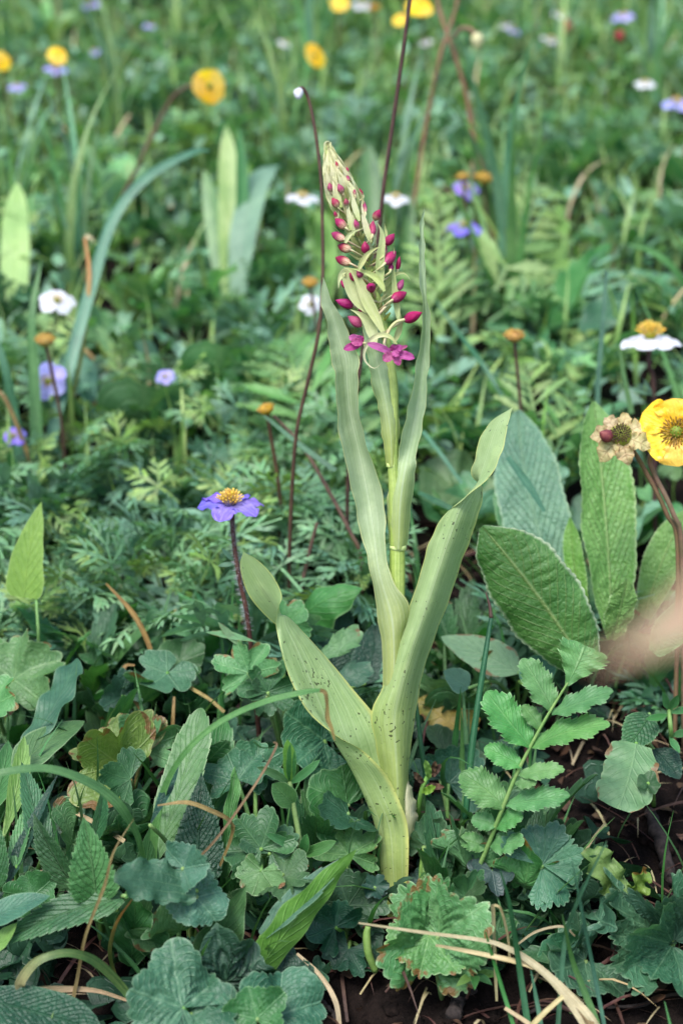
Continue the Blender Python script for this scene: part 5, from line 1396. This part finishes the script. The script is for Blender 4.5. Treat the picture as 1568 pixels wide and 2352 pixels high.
lone_blade('slender_grass', 'upright thin green stalk left of the white anemone', 'grass', [(1370, 1000, .76), (1372, 880, .76), (1382, 760, .76), (1392, 622, .76)], [6, 6, 6, 4], 'grass_blue')
lone_blade('slender_grass', 'thin green blade leaning between spent avens and white anemone', 'grass', [(1450, 950, .72), (1435, 880, .72), (1420, 790, .72)], [6, 6, 3], 'grass')
lone_blade('slender_grass', 'pale grass blade arching at the right edge of the far meadow', 'grass', [(1590, 680, .95), (1540, 610, .94), (1490, 575, .94), (1440, 562, .94)], [10, 10, 8, 4], 'grass')
lone_blade('slender_grass', 'grey-green blade lying in front of the grey wrinkled leaf', 'grass', [(1250, 1175, .62), (1210, 1110, .62), (1165, 1050, .62)], [4, 10, 6], 'grass_blue')
lone_blade('slender_grass', 'thin green blade lying across the gap right of the orchid stem', 'grass', [(960, 1130, .66), (1000, 1150, .65), (1060, 1180, .64)], [5, 8, 6], 'grass_dark')
lone_blade('slender_grass', 'pale thin blade slanting behind the upright orchid leaf', 'grass', [(970, 990, .74), (1010, 1040, .73), (1060, 1110, .72)], [5, 5, 4], 'grass_blue')
lone_blade('slender_grass', 'pale blade slanting across the reddish stalks left of the orchid', 'grass', [(770, 1080, .66), (700, 1030, .67), (600, 950, .69)], [6, 7, 3], 'grass_blue')

T = Thing('young_orchid', 'blurred group of upright pale strap leaves in the far meadow', 'plant', root_at(535, 700))
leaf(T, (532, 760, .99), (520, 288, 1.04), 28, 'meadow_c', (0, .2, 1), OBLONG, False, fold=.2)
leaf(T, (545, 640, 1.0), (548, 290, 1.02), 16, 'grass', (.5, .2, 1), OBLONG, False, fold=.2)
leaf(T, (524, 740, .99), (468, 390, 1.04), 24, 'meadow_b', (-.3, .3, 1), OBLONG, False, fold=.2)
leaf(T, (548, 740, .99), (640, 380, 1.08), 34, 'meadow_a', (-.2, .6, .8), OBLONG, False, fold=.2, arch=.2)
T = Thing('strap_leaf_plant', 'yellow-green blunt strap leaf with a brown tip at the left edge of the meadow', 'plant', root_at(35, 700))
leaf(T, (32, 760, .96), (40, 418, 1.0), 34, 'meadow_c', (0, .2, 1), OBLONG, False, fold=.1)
T = Thing('strap_leaf_plant', 'green strap leaves standing right behind the orchid spike', 'plant', root_at(810, 760))
leaf(T, (825, 700, 1.05), (846, 330, 1.1), 32, 'grass', (.1, .25, 1), OBLONG, False, fold=.15)
leaf(T, (745, 720, .98), (738, 480, 1.0), 28, 'lime', (-.1, .25, 1), OBLONG, False, fold=.15)
leaf(T, (940, 760, .96), (942, 440, .98), 17, 'grass', (.2, .2, 1), OBLONG, False, fold=.2)

# fern-like leaves
def fern_geo(pairs=12, w=.26, pw=.06, teeth=4, seed=0, nv=5):
    r = np.random.default_rng(seed)
    gs = [Geo(*(lambda g: (g.V, g.F, g.U))(strip(.012, prof((0, 1), (1, .3)), 14, 3)))]
    for i in range(pairs):
        u = .14 + .84 * i / pairs
        ln0 = w * math.sin(math.pi * min(1, (.12 + .88 * u) ** .75)) ** .7 + .03
        for s in (-1, 1):
            ln = ln0 * r.uniform(.65, 1.15)
            a = math.radians(62 - 25 * u + r.normal(0, 9)) * s
            b = np.array([u, 0, 0])
            t = b + ln * np.array([math.cos(a), math.sin(a), r.uniform(-.25, .3)])
            gs.append(g_scaled(strip(pw / ln * .62, LANCE if teeth else OBLONG, 9, nv, teeth=teeth, tamp=.5, fold=.35, arch=.04), b, t, np.array([0, 0, 1.0])))
    g = join(gs)
    g.V[:, 2] += .10 * np.sin(np.pi * g.V[:, 0]) - .12 * g.V[:, 0] ** 3
    return g
def fern_leaf(T, b, t, mat, n, **kw):
    T.part('leaf', g_scaled(fern_geo(**kw), D(*b), D(*t), nrm(*n)), M[mat])
T = Thing('fern_leaf_herb', 'pale green fern-like leaf leaning behind the reddish nodding stem', 'herb', root_at(775, 1260))
fern_leaf(T, (772, 1130, .78), (640, 740, .86), 'fern', (-.1, .5, .9), pairs=13, w=.36, pw=.05, seed=1)
fern_leaf(T, (770, 1140, .78), (560, 880, .84), 'fern', (-.2, .6, .8), pairs=11, w=.3, pw=.05, seed=2)
fern_leaf(T, (778, 1130, .78), (760, 860, .86), 'fern', (.1, .5, .9), pairs=11, w=.3, pw=.05, seed=3)
T = Thing('fern_leaf_herb', 'tall pale fern-like leaves standing behind the thin right orchid leaf', 'herb', root_at(1010, 850))
fern_leaf(T, (1015, 780, .93), (990, 380, 1.0), 'fern_pale', (0, .35, 1), pairs=14, w=.14, pw=.035, seed=4)
fern_leaf(T, (1040, 790, .93), (1060, 520, .98), 'fern', (.1, .4, .9), pairs=12, w=.2, pw=.04, seed=5)
fern_leaf(T, (1015, 800, .92), (930, 560, .98), 'fern_pale', (-.2, .4, .9), pairs=12, w=.2, pw=.04, seed=6)
T = Thing('fern_leaf_herb', 'jagged yellow-green leaf leaning right above dark hollows', 'herb', root_at(1120, 800))
fern_leaf(T, (1110, 720, .93), (1265, 380, 1.02), 'fern_pale', (.2, .5, .9), pairs=10, w=.24, pw=.06, seed=7)
fern_leaf(T, (1120, 740, .92), (1340, 620, .96), 'fern', (.2, .6, .8), pairs=10, w=.22, pw=.06, seed=8)
T = Thing('fern_leaf_herb', 'bright yellowish feathery leaf below the orange spent head', 'herb', root_at(1230, 1150))
fern_leaf(T, (1240, 1080, .76), (1195, 800, .82), 'fern_pale', (0, .45, .9), pairs=12, w=.26, pw=.05, seed=9)
fern_leaf(T, (1260, 1080, .76), (1330, 860, .80), 'fern', (.2, .5, .9), pairs=10, w=.24, pw=.05, seed=10)
T = Thing('lobed_leaf_herb', 'broad yellow-green lobed leaves over the dark hollows of the far meadow', 'herb', root_at(1250, 800))
leaf(T, (1235, 740, .93), (1290, 470, 1.0), 55, 'lime', (.1, .5, .9), OVATE, teeth=6, tamp=.3, fold=.15, wave=.2)
leaf(T, (1225, 740, .92), (1180, 520, .98), 40, 'lance', (-.2, .5, .9), OVATE, teeth=6, tamp=.3, fold=.15, wave=.2)
leaf(T, (1260, 760, .92), (1400, 560, .97), 50, 'lance', (.2, .6, .8), OVATE, teeth=6, tamp=.3, fold=.15, wave=.2)
leaf(T, (1330, 760, .9), (1480, 660, .93), 44, 'lance_blue', (.2, .7, .7), OVATE, teeth=6, tamp=.2, fold=.15, wave=.2)

# ------------------------------------------------------------------ feathery anemone leaves and other ground plants, one by one
def dissected_geo(seed=0, res=6, w=.036):
    r = np.random.default_rng(seed)
    gs = [strip(.018, prof((0, 1), (1, .6)), 5, 3)]
    def seg(b, ang, ln, w, lift):
        t = b + ln * np.array([math.cos(ang), math.sin(ang), lift])
        gs.append(g_scaled(strip(w / ln, OBLONG, res, 3, fold=.25, arch=r.uniform(.0, .1)), b, t, np.array([0, 0, 1.0])))
        return t
    hub = np.array([.35, 0, 0])
    for k, a0 in enumerate((0, .95, -.95, 1.7, -1.7)):
        L = (.55, .5, .5, .36, .36)[k] * r.uniform(.9, 1.1)
        seg(hub, a0, L, w, r.uniform(-.15, .1))
        for f in (.35, .62):
            for s in (-1, 1):
                b = hub + f * L * np.array([math.cos(a0), math.sin(a0), 0])
                t = seg(b, a0 + s * r.uniform(.5, .8), L * .5 * (1.15 - f * .5), w * .85, r.uniform(-.1, .2))
                if r.random() < .5:
                    bb = .5 * (b + t)
                    seg(bb, a0 + s * r.uniform(-.1, .2), L * .25, w * .6, r.uniform(-.1, .2))
    g = join(gs)
    rr = np.hypot(g.V[:, 0] - .35, g.V[:, 1])
    g.V[:, 2] += .12 - .5 * rr ** 2 - .3 * np.clip(.35 - g.V[:, 0], 0, 1)
    return g

def spread_mesh(g, S_=1.0):
    return Geo(g.V * S_, g.F, g.U)

def proto(name, label, cat, group, leaves):
    """a plant at the origin from (geo, base, tip, normal, material) in metres"""
    T = Thing(name, label, cat, (0, 0, 0), group)
    cache = {}
    for key, g, b, t, n, mt in leaves:
        b, t = np.array(b, float), np.array(t, float)
        T.part('leaf', g_scaled(g, b, t, np.array(n, float)), M[mt])
    return T.o

def ring(geos, k, L, rise, mats, r, spread=1.0, base_r=.004, key=''):
    out = []
    for i in range(k):
        a = i * 2.39996 + r.uniform(-.3, .3)
        d = np.array([math.cos(a), math.sin(a), 0])
        ln = L * r.uniform(.7, 1.15)
        ri = rise * r.uniform(.7, 1.2)
        t = d * ln * spread + np.array([0, 0, ri * ln])
        n = np.array([0, 0, 1.0]) - d * .5 * ri
        out.append((key, geos[i % len(geos)], d * base_r, t, n, mats[i % len(mats)]))
    return out

PR = []
DG = [dissected_geo(s) for s in range(4)]
R2 = np.random.default_rng(3)
FL = 'finely cut feathery-leaved plant in the mass of greenery behind the orchid'
FG = 'feathery-leaved plants in the meadow'
f1 = [proto('feathery_herb', FL, 'herb', FG, ring(DG, 7, .062, .95, ['feather_blue', 'feather'], R2)),
      proto('feathery_herb', FL, 'herb', FG, ring(DG, 6, .055, 1.3, ['feather', 'feather_blue'], R2))]
CL = 'low round-leaved plant in the green cover of the slope behind the orchid'
CG = 'round-leaved plants in the meadow'
def stalked(s, lobes, depth, teeth):
    g = polar(lobes=lobes, depth=depth, teeth=teeth, tamp=.08, nr=5, seed=s, ruffle=.14, tmax=160)
    k = tube_geo(np.array([[-1.5, 0, -.3], [-.7, 0, .05], [0, 0, 0]]), [.05, .045, .04], 4)
    k.U[:] = (.02, .5)
    g = join([k, g])
    g.V[:, 0] += 1.5
    g.V /= 2.45
    return g
RGs = [stalked(s, 5, .15 + .05 * s, 3) for s in range(4)]
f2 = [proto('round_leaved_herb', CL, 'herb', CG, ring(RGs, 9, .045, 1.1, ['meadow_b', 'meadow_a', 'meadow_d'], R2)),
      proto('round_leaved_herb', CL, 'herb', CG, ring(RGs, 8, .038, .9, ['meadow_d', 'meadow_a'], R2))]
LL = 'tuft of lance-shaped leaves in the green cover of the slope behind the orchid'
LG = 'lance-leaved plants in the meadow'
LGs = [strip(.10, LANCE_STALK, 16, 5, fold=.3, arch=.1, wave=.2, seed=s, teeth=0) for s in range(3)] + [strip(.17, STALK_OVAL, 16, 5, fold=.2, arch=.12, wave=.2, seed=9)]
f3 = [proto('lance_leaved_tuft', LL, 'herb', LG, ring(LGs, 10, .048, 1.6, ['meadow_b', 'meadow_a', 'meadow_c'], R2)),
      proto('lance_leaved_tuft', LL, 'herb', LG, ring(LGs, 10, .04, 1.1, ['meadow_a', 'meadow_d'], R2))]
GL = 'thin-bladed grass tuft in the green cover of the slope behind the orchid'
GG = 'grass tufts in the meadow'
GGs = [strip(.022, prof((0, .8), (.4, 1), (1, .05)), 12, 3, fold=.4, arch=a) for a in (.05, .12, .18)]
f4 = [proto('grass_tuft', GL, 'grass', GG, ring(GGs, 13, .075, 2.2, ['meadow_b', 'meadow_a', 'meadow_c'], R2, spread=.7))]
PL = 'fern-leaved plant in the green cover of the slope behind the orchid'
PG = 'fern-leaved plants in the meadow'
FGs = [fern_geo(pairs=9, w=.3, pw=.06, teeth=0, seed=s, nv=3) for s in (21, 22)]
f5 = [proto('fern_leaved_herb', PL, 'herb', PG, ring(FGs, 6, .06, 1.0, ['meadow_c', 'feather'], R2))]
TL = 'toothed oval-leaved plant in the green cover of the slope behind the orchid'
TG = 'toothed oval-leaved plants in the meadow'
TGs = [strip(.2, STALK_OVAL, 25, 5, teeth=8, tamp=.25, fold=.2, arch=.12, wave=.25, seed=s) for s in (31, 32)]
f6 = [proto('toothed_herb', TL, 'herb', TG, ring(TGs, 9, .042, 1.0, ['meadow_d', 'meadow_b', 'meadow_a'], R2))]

R3 = np.random.default_rng(11)
used = set()
def place(p, x, y, sc_, rot, tilt=(0, 0)):
    o = p if p.name not in used else copy_tree(p)
    used.add(p.name if o is p else o.name)
    o.location = (x, y, gz(x, y) - .003)
    o.rotation_euler = (tilt[0], tilt[1], rot)
    o.scale = (sc_,) * 3
kinds = [f1, f2, f3, f4, f5, f6]
y = .61
cnt = 0
while y < 2.2:
    step = .036 + .024 * y
    hw = .25 * y + .05
    x = -hw + R3.uniform(0, step)
    while x < hw:
        xx, yy = x + R3.uniform(-.4, .4) * step, y + R3.uniform(-.4, .4) * step
        px, py, d = project((xx, yy, gz(xx, yy) + .04))
        wts = np.array([.2, .25, .2, .1, .08, .17])
        if px < 760 and 900 < py < 1500: wts = np.array([.9, .04, .02, .04, .0, .0])
        elif py > 1150 and px > 1000: wts = np.array([.08, .4, .2, .05, .02, .25])
        elif 540 < px < 1050 and 600 < py < 1100: wts = np.array([.35, .1, .1, .05, .3, .1])
        hole = R3.random() < .08
        s_ = R3.uniform(.7, 1.1) * (.75 if yy < .68 and px > 760 else .95)
        if not hole and -120 < px < 1690 and py > -160:
            kd = kinds[R3.choice(6, p=wts / wts.sum())]
            place(kd[R3.integers(len(kd))], xx, yy, s_, R3.uniform(0, 6.28), (R3.uniform(-.15, .15), R3.uniform(-.15, .15)))
            cnt += 1
        x += step
    y += step
print('meadow plants', cnt)

# ------------------------------------------------------------------ stuff: what nobody could count
def merge_scatter(name, label, cat, geos, mat, N, area, size, rise, seed, keep=None, lift=(0, .02), tiltmax=.7):
    r = np.random.default_rng(seed)
    Vs, Fs, Us, off = [], [], [], 0
    xs, ys = area(r, N)
    for i in range(N):
        x, y = xs[i], ys[i]
        if keep is not None and not keep(x, y): continue
        g = geos[i % len(geos)]
        s = r.uniform(*size)
        a, ti, tr = r.uniform(0, 6.283), r.normal(0, tiltmax * .5) + rise, r.normal(0, tiltmax * .5)
        ca, sa = math.cos(a), math.sin(a)
        ct, st = math.cos(-ti), math.sin(-ti)
        cr, sr_ = math.cos(tr), math.sin(tr)
        Rz = np.array([[ca, -sa, 0], [sa, ca, 0], [0, 0, 1]])
        Ry = np.array([[ct, 0, st], [0, 1, 0], [-st, 0, ct]])
        Rx = np.array([[1, 0, 0], [0, cr, -sr_], [0, sr_, cr]])
        V = (g.V * s) @ (Rz @ Ry @ Rx).T + np.array([x, y, gz(x, y) + r.uniform(*lift)])
        Vs.append(V); Fs.append(g.F + off); Us.append(g.U)
        off += len(V)
    o = obj(name, mesh(name, Geo(np.concatenate(Vs), np.concatenate(Fs), np.concatenate(Us)), M[mat]))
    tag(o, label, cat, kind='stuff')

def wedge(y0, y1, extra=.06):
    def f(r, N):
        yy = y0 + (y1 - y0) * np.sqrt(r.uniform((y0 * .3 / y1) ** 2, 1, N)) * 1.0
        yy = np.clip(yy, y0, y1)
        yy = np.where(yy <= y0 + 1e-6, r.uniform(y0, y1, N), yy)
        return r.uniform(-1, 1, N) * (.25 * yy + extra), yy
    return f
small_oval = [strip(.3, OVATE, 6, 3, fold=.25, arch=.1, seed=s) for s in range(2)] + [strip(.42, OBOV, 7, 3, fold=.15, arch=.08, seed=5)]
small_lobe = [polar(nmin=18, lobes=3, depth=.4, teeth=1, tamp=0, nr=3, tmax=150, seed=s, vamp=0) for s in range(2)]
small_diss = [dissected_geo(s + 50, 3) for s in range(3)]
thin = [strip(.02, prof((0, .8), (.5, 1), (1, .05)), 7, 3, fold=.4, arch=a) for a in (.05, .15, .25)]
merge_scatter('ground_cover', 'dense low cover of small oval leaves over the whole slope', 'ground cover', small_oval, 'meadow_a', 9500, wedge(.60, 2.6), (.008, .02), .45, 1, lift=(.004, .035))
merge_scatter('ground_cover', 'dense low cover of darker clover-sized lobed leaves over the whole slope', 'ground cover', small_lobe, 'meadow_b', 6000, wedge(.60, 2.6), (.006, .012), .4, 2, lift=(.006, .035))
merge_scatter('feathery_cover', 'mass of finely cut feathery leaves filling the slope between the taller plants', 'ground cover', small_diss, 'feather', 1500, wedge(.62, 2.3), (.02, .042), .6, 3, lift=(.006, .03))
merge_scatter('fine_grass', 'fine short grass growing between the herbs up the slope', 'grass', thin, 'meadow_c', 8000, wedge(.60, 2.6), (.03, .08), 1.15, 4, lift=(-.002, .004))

merge_scatter('feathery_cover', 'light blue-green carpet of fine feathery leaves around the violet anemone', 'ground cover', [dissected_geo(s + 70, 4, .028) for s in range(4)], 'feather_light', 320,
              lambda r, N: (r.uniform(-.28, .02, N), .62 + .27 * r.uniform(0, 1, N) ** 1.3), (.024, .044), .5, 12, lift=(.012, .045))

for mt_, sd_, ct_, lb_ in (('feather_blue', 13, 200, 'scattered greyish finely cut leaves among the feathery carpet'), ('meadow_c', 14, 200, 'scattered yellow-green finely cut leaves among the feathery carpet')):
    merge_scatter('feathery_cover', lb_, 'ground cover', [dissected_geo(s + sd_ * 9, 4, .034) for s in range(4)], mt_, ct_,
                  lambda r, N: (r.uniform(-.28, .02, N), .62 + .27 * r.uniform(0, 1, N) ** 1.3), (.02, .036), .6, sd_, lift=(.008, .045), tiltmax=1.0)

merge_scatter('dead_grass', 'dead tan grass stalks standing thinly among the meadow herbs', 'dry grass', thin, 'straw', 420, wedge(.68, 2.4), (.03, .085), 1.0, 31, lift=(0, .01), tiltmax=.9)

def beside(x, y):
    return y > .62 or not (-260 < project((x, y, gz(x, y) + .02))[0] < 1830)
def flanks(r, N):
    yy = r.uniform(.25, 2.6, N)
    return np.where(r.random(N) < .5, -1, 1) * (.25 * yy + .04 + .75 * r.uniform(0, 1, N) ** 1.4), yy
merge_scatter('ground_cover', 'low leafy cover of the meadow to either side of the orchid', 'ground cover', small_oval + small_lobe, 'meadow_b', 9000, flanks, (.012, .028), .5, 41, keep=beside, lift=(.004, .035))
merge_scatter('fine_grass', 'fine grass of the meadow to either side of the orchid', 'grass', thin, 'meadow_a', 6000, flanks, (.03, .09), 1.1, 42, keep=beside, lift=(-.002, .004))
merge_scatter('feathery_cover', 'feathery leaves of the meadow to either side of the orchid', 'ground cover', small_diss, 'feather', 700, flanks, (.03, .05), .6, 43, keep=beside, lift=(.006, .03))

def near_keep(x, y):
    px, py, d = project((x, y, gz(x, y)))
    if py > 2230 and px > 640: return False
    if px > 1260 and 1720 < py < 2080: return random.random() < .06
    if px < 120 and 1680 < py < 1800: return random.random() < .1
    return True
merge_scatter('undergrowth', 'small leaves coloured dark for shade close to the soil beneath the foreground herbs', 'ground cover', small_oval + small_lobe, 'under_shade_tint', 1500, lambda r, N: (r.uniform(-.22, .22, N), r.uniform(.42, .66, N)), (.006, .014), .3, 5, keep=near_keep, lift=(.002, .016))
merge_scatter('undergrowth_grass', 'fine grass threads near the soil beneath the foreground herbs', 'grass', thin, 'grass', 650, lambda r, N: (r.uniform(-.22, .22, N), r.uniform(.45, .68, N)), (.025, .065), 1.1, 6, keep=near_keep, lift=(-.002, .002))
merge_scatter('dry_litter', 'dry straw bits and rootlets scattered on the dark soil', 'litter', thin, 'straw', 520, lambda r, N: (r.uniform(-.24, .24, N), r.uniform(.42, .72, N)), (.006, .035), .05, 7, lift=(.001, .006), tiltmax=.3)
merge_scatter('dead_stalk_litter', 'grey-brown dead stalk bits strewn on the dark soil', 'litter', thin, 'stem_dark', 900, lambda r, N: (r.uniform(-.24, .24, N), r.uniform(.42, .72, N)), (.008, .045), .05, 17, lift=(.001, .008), tiltmax=.4)
merge_scatter('dead_leaf_litter', 'brown crumbs of dead leaves on the soil', 'litter', small_oval, 'withered', 700, lambda r, N: (r.uniform(-.24, .24, N), r.uniform(.42, .72, N)), (.003, .011), .1, 8, lift=(0, .004), tiltmax=.8)

# ------------------------------------------------------------------ small herbs between the larger ones
SL = 'small low herb of toothed leaves in a gap between the foreground leaves'
SG = 'small toothed herbs between the foreground leaves'
SGs = [polar(lobes=5, depth=.38, teeth=3, tamp=.16, nr=7, seed=200 + k, ruffle=.2, tmax=140, cren=(k % 2 == 0)) for k in range(4)]
def stalk_on(g):
    k = tube_geo(np.array([[-1.6, 0, -.5], [-.7, 0, -.02], [0, 0, 0]]), [.05, .045, .04], 5)
    k.U[:] = (.02, .5)
    g = join([k, g])
    g.V[:, 0] += 1.6
    g.V[:, 2] += .3
    g.V /= 2.5
    return g
SGs = [stalk_on(g) for g in SGs]
f7 = [proto('small_toothed_herb', SL, 'herb', SG, ring(SGs, 6, .032, 1.0, ['herb', 'herb_blue', 'herb'], R2)),
      proto('small_toothed_herb', SL, 'herb', SG, ring(SGs, 5, .028, 1.2, ['herb_dark', 'herb', 'herb_light'], R2)),
      proto('small_toothed_herb', SL, 'herb', SG, ring([strip(.16, LANCE_STALK, 20, 5, teeth=9, tamp=.3, fold=.3, arch=.1, seed=77)], 6, .03, 1.5, ['lance', 'nettle'], R2))]
R5 = np.random.default_rng(21)
n5 = 0
while n5 < 46:
    x, y = R5.uniform(-.19, .19), R5.uniform(.455, .63)
    px, py, d = project((x, y, gz(x, y)))
    if not (-40 < px < 1610) or (830 < px < 1010 and py > 1800) or (px > 1240 and 1700 < py < 2100) or (py > 2230 and px > 700):
        continue
    place(f7[R5.integers(3)], x, y, R5.uniform(.6, 1.05), R5.uniform(0, 6.28), (R5.uniform(-.2, .2), R5.uniform(-.2, .2)))
    n5 += 1

# ------------------------------------------------------------------ soil clods, twig, bark
def lump(name, label, cat, c, R, mat, group=None, flat=.7, seed=0):
    r = np.random.default_rng(seed)
    nl, ns_ = 12, 16
    u, a = np.meshgrid(np.linspace(0.02, math.pi - .02, nl), np.arange(ns_) / ns_ * 6.28318, indexing='ij')
    d = np.stack([np.sin(u) * np.cos(a), np.sin(u) * np.sin(a), flat * np.cos(u)], -1)
    ph = r.uniform(0, 6.3, 6)
    rr = 1 + .16 * np.sin(3 * d[..., 0] * 2 + ph[0]) + .14 * np.sin(7 * d[..., 1] + ph[1]) + .12 * np.sin(9 * d[..., 2] + 5 * d[..., 0] + ph[2]) + r.normal(0, .05, u.shape)
    g = Geo((c + R * d * rr[..., None]).reshape(-1, 3), quads(nl, ns_, True), np.stack([u, a], -1).reshape(-1, 2))
    tag(obj(name, mesh(name, g, M[mat], c), None, c), label, cat, group)
for i, (px, py, Rp) in enumerate(((1420, 1905, 34), (1478, 1870, 26), (1340, 1880, 20), (1525, 1960, 30), (1400, 1980, 24), (1290, 1890, 16), (1545, 1880, 22), (1480, 1940, 18), (840, 2330, 30), (900, 2290, 22), (1040, 2330, 26), (960, 2340, 20), (1130, 2330, 20), (60, 1665, 18), (110, 1690, 14))):
    p = G(px, py)
    d = project(p)[2]
    lump('soil_clod', 'dark crumbly clod of soil on the bare ground', 'soil clod', p, Rp * PX(d), 'soil', 'clods of soil on the bare ground', seed=i)
def twig(label, pts, w, mat, seed):
    r = np.random.default_rng(seed)
    P = crom([G(x, y) + np.array([0, 0, .003]) for x, y in pts], 30) + r.normal(0, .0004, (30, 3))
    T = Thing('twig', label, 'twig', P[0])
    T.part('twig_wood', tube_geo(P, np.interp(np.linspace(0, 1, 30), np.linspace(0, 1, len(w)), w) * PX(.54) * r.uniform(.8, 1.2, 30), 9), M[mat])
M['twig'] = plain('rotten_twig', S(58, 50, 47), S(34, 29, 28), .9, nscale=400, bump=1.0)
M['bark'] = plain('bark', S(104, 66, 38), S(70, 44, 28), .85, nscale=300, bump=1.0)
twig('thick rotting grey twig lying on the dark soil beside the crumpled leaf', [(1492, 1890), (1510, 1950), (1535, 2030), (1545, 2060)], [15, 17, 15, 12], 'twig', 1)
twig('thin grey twig on the soil under the pale blunt leaf', [(1560, 1720), (1500, 1790), (1440, 1850)], [5, 5, 3], 'twig', 2)
twig('broken brown piece of wood under the three-lobed leaf', [(1165, 2030), (1195, 1985), (1215, 1960)], [16, 18, 10], 'bark', 3)
twig('dark rootlet along the lower edge of the bare soil', [(1190, 2340), (1330, 2325), (1480, 2330), (1600, 2300)], [4, 4, 4, 3], 'twig', 4)
twig('dark root stub under the scalloped leaf', [(1040, 2350), (1060, 2290), (1090, 2270)], [16, 14, 9], 'twig', 5)
twig('pale dead stick in the shade behind the folded pointed leaf', [(700, 2250), (760, 2300), (800, 2380)], [5, 5, 5], 'twig', 6)
